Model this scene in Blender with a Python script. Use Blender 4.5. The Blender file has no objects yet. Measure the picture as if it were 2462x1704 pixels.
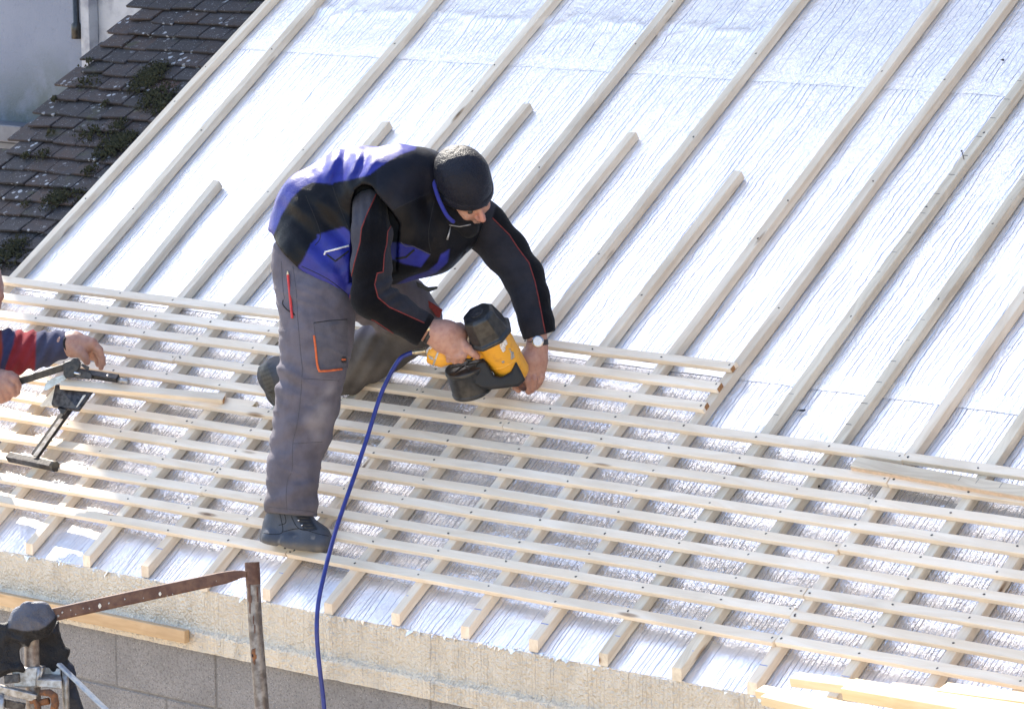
EXPOSURE = 1.68
import bpy, math, random
import numpy as np
from mathutils import Vector, Matrix
from mathutils.bvhtree import BVHTree
random.seed(7); RNG = np.random.default_rng(11)
sc = bpy.context.scene; COL = sc.collection
# ------------------------------------------------------------------ camera & frames
F = 9480.718; CX, CY = 1231.0, 852.0                      # focal length and centre in photo pixels
CAM = np.array([9.337712683864016, -9.583463356273857, 2.779839187144395])
RW = np.array([[0.7458083528900883, 0.6660823368878769, -0.010208880692335998],
               [0.0939843587355898, -0.1203806717532323, -0.9882689078276572],
               [-0.6594974155158346, 0.7360997312538634, -0.15238223181746496]])
TV = -RW @ CAM
AL = math.radians(36)                                     # pitch of the roof
U = np.array([1., 0, 0]); V = np.array([0, math.cos(AL), math.sin(AL)]); N = np.array([0, -math.sin(AL), math.cos(AL)])
GAUGE = 0.103
SUN = np.array([-.65, .35, .675]); SUN = SUN / np.linalg.norm(SUN)
def RF(u, v, n=0.): return u * U + v * V + n * N
def ray(x, y): return RW.T @ np.array([(x - CX) / F, (y - CY) / F, 1.])
def P(x, y, z): return CAM + z * ray(x, y)                # a measured point at distance z
def onroof(x, y, n=0.):
    d = ray(x, y); q = CAM + (n - CAM @ N) / (d @ N) * d
    return q @ U, q @ V
def onY(x, y, Y):
    d = ray(x, y); return CAM + (Y - CAM[1]) / d[1] * d
def topx(p):
    q = p @ RW.T + TV
    return CX + F * q[..., 0] / q[..., 2], CY + F * q[..., 1] / q[..., 2], q[..., 2]
# ------------------------------------------------------------------ object helpers
def tag(o, label=None, cat=None, group=None, kind=None):
    if label: o['label'] = label
    if cat: o['category'] = cat
    if group: o['group'] = group
    if kind: o['kind'] = kind
    return o
def empty(name, loc, label, cat, group=None):
    o = bpy.data.objects.new(name, None); o.empty_display_size = .1
    o.location = loc; COL.objects.link(o); return tag(o, label, cat, group)
def link(name, me, mat, parent=None, mw=None, smooth=False):
    if mat is not None and not me.materials: me.materials.append(mat)
    if smooth: me.polygons.foreach_set('use_smooth', [True] * len(me.polygons))
    o = bpy.data.objects.new(name, me); COL.objects.link(o)
    if parent is not None:
        o.parent = parent
        if mw is None: o.location = -Vector(parent.location) if not ROTP.get(parent.name) else (0, 0, 0)
    if mw is not None: o.matrix_local = mw
    return o
ROTP = {}                                                  # things whose own frame their parts are modelled in
class MB:
    def __init__(s): s.v = []; s.f = []
    def add(s, vs, fs):
        b = len(s.v); s.v.extend([tuple(map(float, q)) for q in vs]); s.f.extend([tuple(b + i for i in q) for q in fs]); return s
    def hexa(s, c):                                        # 8 corners: bottom 4, top 4
        return s.add(c, [(3, 2, 1, 0), (4, 5, 6, 7), (0, 1, 5, 4), (1, 2, 6, 5), (2, 3, 7, 6), (3, 0, 4, 7)])
    def box(s, o, ex, ey, ez):                             # origin corner + 3 edge vectors
        o, ex, ey, ez = map(np.asarray, (o, ex, ey, ez))
        return s.hexa([o, o + ex, o + ex + ey, o + ey, o + ez, o + ex + ez, o + ex + ey + ez, o + ey + ez])
    def loft(s, pts, rad, nseg=12, caps=True, rot=0., up=None, ring=None):
        pts = [np.asarray(q, float) for q in pts]; n = len(pts); b = []
        t0 = pts[min(1, n - 1)] - pts[0]
        ref = np.asarray(up, float) if up is not None else (np.array([0, 0, 1.]) if abs(t0[2]) < .9 * np.linalg.norm(t0) else np.array([1., 0, 0]))
        for i, q in enumerate(pts):
            t = pts[min(i + 1, n - 1)] - pts[max(i - 1, 0)]; t = t / (np.linalg.norm(t) + 1e-9)
            a = ref - t * (ref @ t); a = a / (np.linalg.norm(a) + 1e-9); c = np.cross(t, a); ref = a
            r = rad[i] if hasattr(rad, '__len__') else rad
            for k in range(nseg):
                th = rot + 2 * math.pi * k / nseg
                g = (math.cos(th), math.sin(th)) if ring is None else ring[k]
                b.append(q + r * (g[0] * a + g[1] * c))
        fs = []
        for i in range(n - 1):
            for k in range(nseg):
                k2 = (k + 1) % nseg
                fs.append((i * nseg + k, i * nseg + k2, (i + 1) * nseg + k2, (i + 1) * nseg + k))
        if caps: fs.append(tuple(range(nseg - 1, -1, -1))); fs.append(tuple((n - 1) * nseg + k for k in range(nseg)))
        return s.add(b, fs)
    def prism(s, poly, z, vec):                            # outline measured at distance z, given real thickness vec
        a = [P(x, y, z) for x, y in poly] if not hasattr(z, '__len__') else [P(x, y, zz) for (x, y), zz in zip(poly, z)]
        n = len(a); b = [q + np.asarray(vec) for q in a]
        return s.add(a + b, [tuple(range(n)), tuple(range(2 * n - 1, n - 1, -1))] + [(i, n + i, n + (i + 1) % n, (i + 1) % n) for i in range(n)])
    def mesh(s, name):
        me = bpy.data.meshes.new(name); me.from_pydata(s.v, [], s.f); me.validate(); me.update()
        import bmesh
        bm = bmesh.new(); bm.from_mesh(me); bmesh.ops.recalc_face_normals(bm, faces=bm.faces); bm.to_mesh(me); bm.free()
        return me
    def build(s, name, mat, parent=None, smooth=False, bevel=0., seg=2):
        o = link(name, s.mesh(name), mat, parent, smooth=smooth)
        if bevel:
            m = o.modifiers.new('bevel', 'BEVEL'); m.width = bevel; m.segments = seg; m.limit_method = 'ANGLE'; m.angle_limit = math.radians(35)
        return o
def spline(pts, k=8):
    pts = [np.asarray(q, float) for q in pts]; out = []
    for i in range(len(pts) - 1):
        p0, p1, p2, p3 = pts[max(i - 1, 0)], pts[i], pts[i + 1], pts[min(i + 2, len(pts) - 1)]
        for j in range(k):
            t = j / k
            out.append(.5 * (2 * p1 + (p2 - p0) * t + (2 * p0 - 5 * p1 + 4 * p2 - p3) * t * t + (3 * p1 - p0 - 3 * p2 + p3) * t ** 3))
    return out + [pts[-1]]
# ------------------------------------------------------------------ node helpers
class NT:
    def __init__(s, name):
        s.m = bpy.data.materials.new(name); s.m.use_nodes = True; s.t = s.m.node_tree
        s.b = s.t.nodes['Principled BSDF']; s.tc = s.n('ShaderNodeTexCoord')
    def n(s, typ, **kw):
        o = s.t.nodes.new(typ)
        for k, v in kw.items(): setattr(o, k, v)
        return o
    def set(s, sock, v):
        if isinstance(v, bpy.types.NodeSocket): s.t.links.new(v, sock)
        elif hasattr(v, '__len__') and sock.type == 'RGBA' and len(v) == 3: sock.default_value = (*v, 1)
        else: sock.default_value = v
    def math(s, op, a, b=0., c=0., clamp=False):
        o = s.n('ShaderNodeMath', operation=op, use_clamp=clamp)
        for i, v in enumerate((a, b, c)): s.set(o.inputs[i], v)
        return o.outputs[0]
    def vmul(s, vec, k, off=None):
        o = s.n('ShaderNodeVectorMath', operation='MULTIPLY_ADD'); s.set(o.inputs[0], vec); o.inputs[1].default_value = k
        if off is not None: s.set(o.inputs[2], off)
        else: o.inputs[2].default_value = (0, 0, 0)
        return o.outputs[0]
    def noise(s, vec, scale, detail=3., rough=.55, dist=0., col=False):
        o = s.n('ShaderNodeTexNoise'); s.set(o.inputs['Vector'], vec); o.inputs['Scale'].default_value = scale
        o.inputs['Detail'].default_value = detail; o.inputs['Roughness'].default_value = rough; o.inputs['Distortion'].default_value = dist
        return o.outputs['Color' if col else 0]
    def voro(s, vec, scale, feature='F1', out='Distance', dim='3D', w=None):
        o = s.n('ShaderNodeTexVoronoi', voronoi_dimensions=dim, feature=feature)
        if vec is not None and 'Vector' in o.inputs: s.set(o.inputs['Vector'], vec)
        if w is not None: s.set(o.inputs['W'], w)
        o.inputs['Scale'].default_value = scale; return o.outputs[out]
    def ramp(s, v, a, b, lo=0., hi=1., smooth=True):
        o = s.n('ShaderNodeMapRange', interpolation_type='SMOOTHSTEP' if smooth else 'LINEAR', clamp=True)
        for i, q in zip((0, 1, 2, 3, 4), (v, a, b, lo, hi)): s.set(o.inputs[i], q)
        return o.outputs[0]
    def mix(s, f, a, b, typ='MIX'):
        o = s.n('ShaderNodeMix', data_type='RGBA', blend_type=typ); s.set(o.inputs[0], f); s.set(o.inputs[6], a); s.set(o.inputs[7], b)
        return o.outputs[2]
    def bump(s, h, dist, strength=1., nrm=None):
        o = s.n('ShaderNodeBump'); o.inputs['Strength'].default_value = strength; o.inputs['Distance'].default_value = dist
        s.set(o.inputs['Height'], h)
        if nrm is not None: s.set(o.inputs['Normal'], nrm)
        return o.outputs[0]
    def out(s, base=None, rough=None, metal=None, normal=None, **kw):
        for k, v in (('Base Color', base), ('Roughness', rough), ('Metallic', metal), ('Normal', normal)):
            if v is not None: s.set(s.b.inputs[k], v)
        for k, v in kw.items(): s.set(s.b.inputs[k], v)
        return s.m
    @property
    def obj(s): return s.tc.outputs['Object']
    @property
    def rnd(s): return s.n('ShaderNodeObjectInfo').outputs['Random']
def simple(name, c1, c2=None, scale=20., rough=.6, metal=0., bump=0., bscale=None, detail=4., lo=.35, hi=.65, stretch=(1, 1, 1), **kw):
    t = NT(name); vec = t.vmul(t.obj, stretch)
    nz = t.noise(vec, scale, detail)
    base = t.mix(t.ramp(nz, lo, hi), c1, c2 or c1)
    nr = t.bump(t.noise(vec, bscale or scale * 4, 4), bump) if bump else None
    return t.out(base, rough, metal, nr, **kw)
def wood(name, light, dark, vary=.25, knots=True, end=(.36, .17, .06)):
    t = NT(name); r = t.rnd
    off = t.n('ShaderNodeCombineXYZ'); t.set(off.inputs[0], t.math('MULTIPLY', r, 91.)); t.set(off.inputs[1], t.math('MULTIPLY', r, 37.)); t.set(off.inputs[2], t.math('MULTIPLY', r, 13.))
    v = t.vmul(t.obj, (1.3, 34., 34.), off.outputs[0])
    wob = t.noise(t.vmul(t.obj, (2.2, 5., 5.), off.outputs[0]), 1., 2)
    g = t.n('ShaderNodeVectorMath', operation='ADD'); t.set(g.inputs[0], v)
    wv = t.n('ShaderNodeCombineXYZ'); t.set(wv.inputs[1], t.math('MULTIPLY', wob, 5.)); t.set(g.inputs[1], wv.outputs[0])
    grain = t.noise(g.outputs[0], 1., 5, .65)
    blot = t.noise(t.vmul(t.obj, (3., 9., 9.), off.outputs[0]), 1., 3)
    c = t.mix(t.ramp(grain, .32, .72), light, dark)
    c = t.mix(t.math('MULTIPLY', t.ramp(blot, .45, .75), .55), c, tuple(q * .80 for q in dark))
    tone = t.math('ADD', t.math('MULTIPLY', r, vary), 1 - vary)
    tn = t.n('ShaderNodeCombineXYZ'); [t.set(tn.inputs[i], tone) for i in range(3)]
    c = t.mix(1., c, tn.outputs[0], 'MULTIPLY')
    if knots:
        k = t.voro(t.vmul(t.obj, (2.1, 11., 11.), off.outputs[0]), 1.)
        c = t.mix(t.ramp(k, .13, .06, 0., .75), c, (.26, .15, .075)); c = t.mix(t.ramp(k, .055, .03, 0., .8), c, (.10, .055, .03))
    nr = t.bump(grain, .0009)
    return t.out(c, .72, 0., nr, **{'Specular IOR Level': .3})
def clothmat(name, rough=.9, weave=900., wd=.0006, sheen=.06, spec=.2, sr=.5):
    t = NT(name); a = t.n('ShaderNodeAttribute', attribute_name='col')
    v = t.noise(t.obj, 14., 5); c = t.mix(t.math('MULTIPLY', t.ramp(v, .35, .7), .28), a.outputs[0], (.0, .0, .0))
    h = t.math('ADD', t.noise(t.obj, weave, 2), t.math('MULTIPLY', t.noise(t.obj, 55., 4), 2.))
    return t.out(c, rough, 0., t.bump(h, wd), **{'Sheen Weight': sheen, 'Sheen Roughness': sr, 'Specular IOR Level': spec})
# ------------------------------------------------------------------ materials
def foil_mat(name, base, rough, lines, metal=1., streak=1.0, dens=50., cr=1., wav=1., dist=.0046, zone=False):
    t = NT(name); x = t.n('ShaderNodeSeparateXYZ'); t.set(x.inputs[0], t.obj)
    wob = t.noise(t.vmul(t.obj, (9., 3.5, 1.)), 1., 3)
    wob2 = t.noise(t.vmul(t.obj, (40., 22., 1.)), 1., 2)
    w = t.math('ADD', t.math('MULTIPLY', x.outputs[0], dens), t.math('ADD', t.math('MULTIPLY', wob, 1.5 * wav), t.math('MULTIPLY', wob2, .22 * wav)))
    e = t.voro(None, 1., 'DISTANCE_TO_EDGE', 'Distance', '1D', w)
    fade = t.ramp(t.noise(t.vmul(t.obj, (22., 2.4, 1.)), 1., 3), .36, .62)
    ln = t.math('MULTIPLY', t.ramp(e, .0, .085, 1., 0.), fade)
    w2 = t.math('ADD', t.math('MULTIPLY', x.outputs[0], dens * 3.1), t.math('MULTIPLY', wob, 7.))
    e2 = t.voro(None, 1., 'DISTANCE_TO_EDGE', 'Distance', '1D', w2)
    ln2 = t.ramp(e2, .0, .16, .30, 0.)
    fine = t.noise(t.obj, 260., 3, .6); crk = t.noise(t.vmul(t.obj, (92., 44., 92.)), 1., 3, .55); mid = t.noise(t.vmul(t.obj, (62., 20., 1.)), 1., 3, .6)
    big = t.noise(t.obj, 7., 3)
    h = t.math('SUBTRACT', t.math('MULTIPLY', mid, .62), t.math('ADD', t.math('MULTIPLY', ln, streak), t.math('MULTIPLY', ln2, streak * .28)))
    h = t.math('ADD', h, t.math('ADD', t.math('MULTIPLY', fine, .20 * cr), t.math('ADD', t.math('MULTIPLY', crk, 1.35 * cr), t.math('MULTIPLY', big, 1.2))))
    if zone:                                               # crinkle put in among the battens to imitate their dark reflections
        vm = t.ramp(x.outputs[0], 1.02, .90, .86, 1.13); msk = t.math('MULTIPLY', t.ramp(x.outputs[1], -.05, .03), t.ramp(t.math('SUBTRACT', x.outputs[1], vm), .04, -.04))
        sm = t.math('MULTIPLY', t.math('ADD', t.math('MULTIPLY', fine, .10), t.math('MULTIPLY', crk, .95)), t.math('SUBTRACT', 1., msk))
        h = t.math('SUBTRACT', h, sm)
    c = t.mix(t.math('MULTIPLY', ln, lines), base, (.30, .42, .74))  # grooves tinted blue, the sky's reflection put into their colour
    rg = t.math('ADD', rough - .05, t.math('MULTIPLY', t.noise(t.obj, 30., 2), .1))
    if zone:
        rg = t.math('ADD', rg, t.math('MULTIPLY', t.math('SUBTRACT', 1., msk), .085)); metal = t.math('SUBTRACT', .92, t.math('MULTIPLY', t.math('SUBTRACT', 1., msk), .12))
        c = t.mix(msk, t.mix(1., c, (.90, .90, .91), 'MULTIPLY'), c)
    return t.out(c, rg, metal, t.bump(h, dist))
M = {}
M['foil'] = foil_mat('foil_sheet', (.94, .94, .955), .23, .66, metal=.93, streak=1.1, zone=True)
M['foilup'] = foil_mat('foil_sheet_smooth', (.87, .87, .885), .35, .80, metal=.80, streak=.8, dens=40., cr=.45, wav=1.25)
M['tape'] = foil_mat('foil_tape', (.88, .88, .89), .355, .0, metal=.80, streak=.3, dens=40., cr=.6)
M['fascia'] = foil_mat('foil_fascia', (.72, .655, .55), .34, .25, metal=.66, streak=.8, dens=60., cr=2.6, wav=2., dist=.007)  # warm reflection of the ground put into the beige base
M['batten'] = wood('batten_wood', (.92, .79, .63), (.82, .66, .48), .12)
M['counter'] = wood('counter_batten_wood', (.90, .76, .59), (.76, .60, .43), .16)
M['weathered'] = wood('weathered_wood', (.80, .69, .53), (.58, .47, .34), .12)
M['orangewood'] = wood('orange_pine', (.66, .46, .27), (.52, .34, .18), .1)
M['fresh'] = wood('fresh_wood', (.80, .68, .46), (.72, .56, .33), .1)
M['endgrain'] = simple('end_grain', (.42, .20, .07), (.28, .13, .05), 160., .8, bump=.0004)
M['nail'] = simple('nail_steel', (.035, .033, .035), (.07, .065, .06), 300., .45, .6)
M['galv'] = simple('galvanised_steel', (.42, .42, .43), (.24, .22, .20), 45., .45, .7, .0006, 220.)
M['rust'] = simple('rusty_steel', (.085, .04, .03), (.14, .075, .05), 38., .68, .15, .0009, 150.)
M['orangerust'] = simple('orange_rust', (.22, .085, .03), (.10, .05, .03), 60., .85, 0., .001, 200.)
M['blacksteel'] = simple('black_painted_steel', (.018, .018, .022), (.05, .045, .04), 70., .42, .3, .0004, 300.)
M['worn'] = simple('worn_dark_steel', (.09, .085, .085), (.035, .032, .035), 60., .4, .6, .0004, 300., stretch=(1, 1, 1))
M['blade'] = simple('blade_steel', (.42, .41, .40), (.28, .26, .24), 30., .32, .9)
M['pale'] = simple('pale_coat', (.72, .70, .64), (.6, .57, .5), 40., .6)
M['yellow'] = simple('yellow_enamel', (.72, .34, .025), (.55, .25, .03), 35., .42, 0., .0003, 200., lo=.5, hi=.8)
M['chipped'] = simple('chipped_paint', (.45, .44, .42), (.30, .29, .28), 120., .5, .4)
M['plastic'] = simple('black_plastic', (.012, .012, .013), (.03, .029, .028), 50., .30, 0., .0004, 250.)
M['sticker'] = simple('worn_sticker', (.75, .73, .72), (.45, .36, .28), 260., .6, lo=.45, hi=.6)
M['brass'] = simple('brass_fitting', (.50, .42, .28), (.36, .30, .22), 60., .35, .85)
M['hose'] = simple('blue_hose', (.012, .022, .16), (.018, .03, .22), 30., .38)
M['red'] = simple('red_paint', (.55, .03, .02), (.42, .02, .02), 60., .4)
M['pipingred'] = simple('red_piping', (.20, .022, .018), (.13, .015, .014), 120., .8)
M['orange'] = simple('orange_trim', (.60, .13, .035), (.45, .09, .03), 90., .75)
M['white'] = simple('reflective_tape', (.72, .70, .70), (.6, .58, .58), 90., .5)
M['seam'] = simple('seam_thread', (.055, .053, .065), (.09, .085, .10), 300., .9)
M['darkseam'] = simple('dark_seam', (.012, .012, .014), None, 50., .9)
M['moss'] = simple('moss', (.016, .017, .006), (.045, .040, .013), 90., .95, 0., .004, 200.)
M['strap'] = simple('black_strap', (.012, .012, .013), (.03, .03, .03), 90., .5)
M['steel'] = simple('polished_steel', (.62, .62, .63), None, 30., .2, 1.)
M['dial'] = simple('watch_dial', (.80, .82, .82), (.7, .72, .74), 90., .3)
M['golddial'] = simple('gold_dial', (.70, .58, .36), None, 30., .3, .6)
M['mark'] = simple('pencil_line', (.16, .15, .15), None, 30., .8)
M['bluemark'] = simple('blue_pencil_line', (.16, .22, .52), None, 30., .8)
M['paper'] = simple('scrap', (.05, .05, .07), (.02, .02, .02), 90., .7)
M['cloth'] = clothmat('work_cloth')
M['shell'] = clothmat('jacket_shell', .40, 700., .0006, .01, .15)
_t = M['shell'].node_tree; _a = [n for n in _t.nodes if n.type == 'ATTRIBUTE'][0]; _s = _t.nodes.new('ShaderNodeSeparateColor'); _r = _t.nodes.new('ShaderNodeMapRange'); _r.inputs[2].default_value = .24; _r.inputs[3].default_value = .14; _r.inputs[4].default_value = .36
_t.links.new(_a.outputs[0], _s.inputs[0]); _t.links.new(_s.outputs[2], _r.inputs[0]); _t.links.new(_r.outputs[0], _t.nodes['Principled BSDF'].inputs['Specular IOR Level'])
M['knit'] = clothmat('knit_wool', .50, 260., .0030, .06, .26, .3)
M['fleece'] = clothmat('fleece', .95, 420., .0012, .07, .06)
M['leather'] = clothmat('boot_leather', .55, 300., .0009, 0., .4)
def skin_mat():
    t = NT('skin'); a = t.n('ShaderNodeAttribute', attribute_name='col')
    v = t.noise(t.obj, 60., 4); c = t.mix(t.math('MULTIPLY', t.ramp(v, .4, .7), .35), a.outputs[0], (.26, .10, .07))
    h = t.math('ADD', t.noise(t.obj, 420., 3), t.math('MULTIPLY', t.noise(t.obj, 90., 3), 2.))
    return t.out(c, .52, 0., t.bump(h, .0006), **{'Subsurface Weight': .12, 'Subsurface Radius': (.012, .005, .003), 'Subsurface Scale': .5})
M['skin'] = skin_mat()
def tile_mat():
    t = NT('old_clay_tile'); a = t.n('ShaderNodeAttribute', attribute_name='col')
    n1 = t.noise(t.obj, 24., 5, .65); c = t.mix(t.ramp(n1, .3, .7, 0., .8), a.outputs[0], (.035, .032, .036))
    dn = t.n('ShaderNodeVectorMath', operation='ADD'); t.set(dn.inputs[0], t.obj)
    dn.inputs[1].default_value = (0, 0, 0); nn = t.noise(t.obj, 40., 2, col=True); t.set(dn.inputs[1], t.vmul(nn, (.02, .02, .02)))
    s1 = t.voro(dn.outputs[0], 26.); s2 = t.voro(dn.outputs[0], 80.)
    gate = t.ramp(t.noise(t.obj, 6., 3), .46, .62)
    c = t.mix(t.math('MULTIPLY', t.ramp(s1, .30, .20), gate), c, (.36, .36, .37))
    c = t.mix(t.ramp(s2, .17, .10, 0., .8), c, (.30, .31, .33))
    c = t.mix(t.ramp(t.noise(t.obj, 9., 4), .62, .72, 0., .5), c, (.05, .055, .02))
    h = t.math('ADD', t.noise(t.obj, 150., 4), t.math('MULTIPLY', n1, 1.5))
    return t.out(c, .85, 0., t.bump(h, .003))
M['tile'] = tile_mat()
def render_mat():
    t = NT('old_render'); z = t.n('ShaderNodeSeparateXYZ'); t.set(z.inputs[0], t.obj)
    n1 = t.noise(t.obj, 1.6, 6, .6); n2 = t.noise(t.obj, 30., 4)
    c = t.mix(t.ramp(n1, .35, .7), (.23, .25, .31), (.18, .20, .26)); c = t.mix(t.ramp(n2, .55, .75, 0., .35), c, (.14, .155, .20))
    wob = t.math('ADD', z.outputs[2], t.math('ADD', t.math('MULTIPLY', n1, .45), t.math('MULTIPLY', z.outputs[0], -.18)))
    st = t.math('MULTIPLY', t.ramp(wob, 2.56, 2.20), t.ramp(t.noise(t.obj, 9., 5), .25, .6, .35, 1.))  # wall darkens toward the bottom, with an uneven upper edge
    c = t.mix(st, c, (.10, .12, .12))
    return t.out(c, .95, 0., t.bump(t.noise(t.obj, 90., 5), .006))
M['render'] = render_mat()
M['whitewall'] = simple('peeling_whitewash', (.44, .44, .46), (.24, .24, .27), 9., .9, 0., .004, 80., lo=.45, hi=.75)
M['zinc'] = simple('grey_sill', (.10, .105, .13), (.14, .145, .17), 12., .5)
M['roofdark'] = simple('distant_roof', (.12, .07, .05), (.08, .05, .04), 4., .9)
def block_mat():
    t = NT('concrete_block'); n1 = t.noise(t.obj, 5., 5); s = t.voro(t.obj, 70.); s2 = t.voro(t.vmul(t.obj, (1, 1, 1), (7.3, 1.1, 2.2)), 95.)
    c = t.mix(t.ramp(n1, .3, .7), (.28, .265, .258), (.22, .208, .204)); c = t.mix(t.ramp(t.noise(t.obj, 120., 4), .4, .75), c, (.16, .15, .145))
    c = t.mix(t.ramp(s, .16, .09), c, (.42, .40, .37)); c = t.mix(t.ramp(s2, .2, .1), c, (.055, .05, .05))
    h = t.math('ADD', t.noise(t.obj, 190., 4), t.math('MULTIPLY', s2, .7))
    return t.out(c, .95, 0., t.bump(h, .004))
M['block'] = block_mat(); M['mortar'] = simple('mortar', (.19, .18, .17), (.14, .13, .125), 60., .95, 0., .002)
M['ground'] = simple('yard_ground', (.50, .40, .28), (.38, .30, .21), 1.2, .95, 0., .01, 20.)
# ------------------------------------------------------------------ roof geometry
def frame(u, v, n=0., ang=0., up=False, tilt=0.):
    x = U * math.cos(ang) + V * math.sin(ang); y = -U * math.sin(ang) + V * math.cos(ang); z = N
    if up: x, y = y, -x
    if tilt: x, z = x * math.cos(tilt) + z * math.sin(tilt), z * math.cos(tilt) - x * math.sin(tilt)
    o = RF(u, v, n); m = Matrix.Identity(4)
    for i in range(3): m[i][0], m[i][1], m[i][2], m[i][3] = x[i], y[i], z[i], o[i]
    return m
ROOF = frame(0, 0, 0)
def stick(name, L, w, t, seg=None, plumb=False, skew=(0., 0.), wob=.0015, ch=.0018, dent=0.):
    """a sawn length of timber: x along, top face at z = 0"""
    seg = seg or max(2, int(L / .12)); prof = [(-w/2 + ch, 0), (w/2 - ch, 0), (w/2, -ch), (w/2, -t + ch), (w/2 - ch, -t), (-w/2 + ch, -t), (-w/2, -t + ch), (-w/2, -ch)]
    vs = []; ph = RNG.uniform(0, 6.28, 4); fr = RNG.uniform(1.5, 4., 4)
    for i in range(seg + 1):
        x = L * i / seg
        dy = wob * (math.sin(fr[0] * x + ph[0]) + .4 * math.sin(3 * fr[1] * x + ph[1])); dz = .5 * wob * math.sin(fr[2] * x + ph[2])
        for y, z in prof:
            xx = x
            if i == 0: xx += skew[0] * y + (z * -math.tan(AL) * -1 if plumb else 0)
            if i == seg: xx += skew[1] * y
            if i == 0 and plumb: xx = x + (z + t) * math.tan(AL)
            vs.append((xx, y + dy, z + dz + RNG.normal(0, .00025)))
    fs = [tuple(i * 8 + k for k in ()) for i in ()]
    for i in range(seg):
        for k in range(8):
            k2 = (k + 1) % 8; fs.append((i * 8 + k, (i + 1) * 8 + k, (i + 1) * 8 + k2, i * 8 + k2))
    fs.append(tuple(range(8))); fs.append(tuple(seg * 8 + k for k in range(7, -1, -1)))
    me = bpy.data.meshes.new(name); me.from_pydata(vs, [], fs); me.update(); return me
ORD = 'zeroth first second third fourth fifth sixth seventh eighth ninth tenth eleventh twelfth thirteenth fourteenth fifteenth sixteenth seventeenth eighteenth nineteenth twentieth twenty-first'.split()
# ---- the foil covered roof
roof = empty('foil_roof', (0, 0, 0), 'pitched roof wrapped in shiny silver insulation foil with taped seams', 'roof')
COLS = [-2.80387866, -2.50335879, -2.17518356, -1.85532932, -1.55021942, -1.23222675, -0.92072199, -0.61111304, -0.30066677, 0.00662169, 0.32063167, 0.63108767, 0.93727692, 1.2450753, 1.55333173, 1.85481508, 2.16626289, 2.46823677, 2.76935861, 3.07]
def sheet(name, u0, u1, v0, v1, n, step, fn, mat):
    nu = max(2, int((u1 - u0) / step)); nv = max(2, int((v1 - v0) / step)); us = np.linspace(u0, u1, nu + 1); vv = np.linspace(v0, v1, nv + 1)
    A, B = np.meshgrid(us, vv, indexing='ij'); H = n + fn(A, B); du = np.zeros_like(A)
    co = np.stack([A, B, H], -1).reshape(-1, 3)
    idx = np.arange((nu + 1) * (nv + 1)).reshape(nu + 1, nv + 1)
    q = np.stack([idx[:-1, :-1], idx[1:, :-1], idx[1:, 1:], idx[:-1, 1:]], -1).reshape(-1, 4)
    me = bpy.data.meshes.new(name); me.from_pydata(co.tolist(), [], q.tolist()); me.update()
    o = link(name, me, mat, roof, ROOF, True); return o
# lattice noise
_T = RNG.random((32, 32, 32)).astype(np.float32)
def vnoise(p):
    p = np.asarray(p, np.float32); i = np.floor(p).astype(int); f = p - i; f = f * f * (3 - 2 * f); i &= 31; j = (i + 1) & 31
    x0, y0, z0 = i[..., 0], i[..., 1], i[..., 2]; x1, y1, z1 = j[..., 0], j[..., 1], j[..., 2]; fx, fy, fz = f[..., 0], f[..., 1], f[..., 2]
    c00 = _T[x0, y0, z0] * (1 - fx) + _T[x1, y0, z0] * fx; c10 = _T[x0, y1, z0] * (1 - fx) + _T[x1, y1, z0] * fx
    c01 = _T[x0, y0, z1] * (1 - fx) + _T[x1, y0, z1] * fx; c11 = _T[x0, y1, z1] * (1 - fx) + _T[x1, y1, z1] * fx
    return (c00 * (1 - fy) + c10 * fy) * (1 - fz) + (c01 * (1 - fy) + c11 * fy) * fz - .5
def nz3(a, b, c): return vnoise(np.stack([a, b, c + 0 * a], -1))
def bulge(a, b):
    h = 0.0 * a
    for c0, c1 in zip(COLS[:-1], COLS[1:]):
        t = np.clip((a - c0) / (c1 - c0), 0, 1); h += .0028 * np.sin(np.pi * t) ** 2 * ((a >= c0) & (a < c1))
    h += .004 * nz3(a * 9, b * 3, .5) + .0025 * nz3(a * 30, b * 9, 3.)
    h += .012 * np.exp(-((b - 2.93) / .05) ** 2) * (nz3(a * 26, b * 40, 7.) + .3) * (np.abs(a + 1.3) < 1.2) + .007 * np.exp(-((b - 1.045) / .03) ** 2) * nz3(a * 22, b * 50, 9.)
    return h - .0025
E0 = -.20
for v0, v1, n in ((E0, 1.165, -.0560), (1.145, 2.145, -.0557), (2.125, 2.70, -.0554), (2.67, 3.9, -.0551)):
    sheet('foil_sheet', -2.82, 3.7, v0, v1, n, .016, bulge, M['foil'] if v0 < 1 else M['foilup'])
for v0, v1, w in ((2.652, 2.722, .006), (1.120, 1.196, .006)):
    sheet('tape_strip', -2.80, 3.7, v0, v1, -.0543, .012, lambda a, b: bulge(a, b) + .0010 * nz3(a * 26, b * 60, 1.7) + .0022 * np.exp(-((b - (v0 + v1) / 2 + .012) / .006) ** 2) * nz3(a * 7, 0 * b, 2.), M['tape'])
mb = MB(); mb.box(RF(-2.83, E0 + .02, -.30), 6.6 * U, 4.1 * V, .225 * N); mb.build('deck', M['weathered'], roof)
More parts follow.
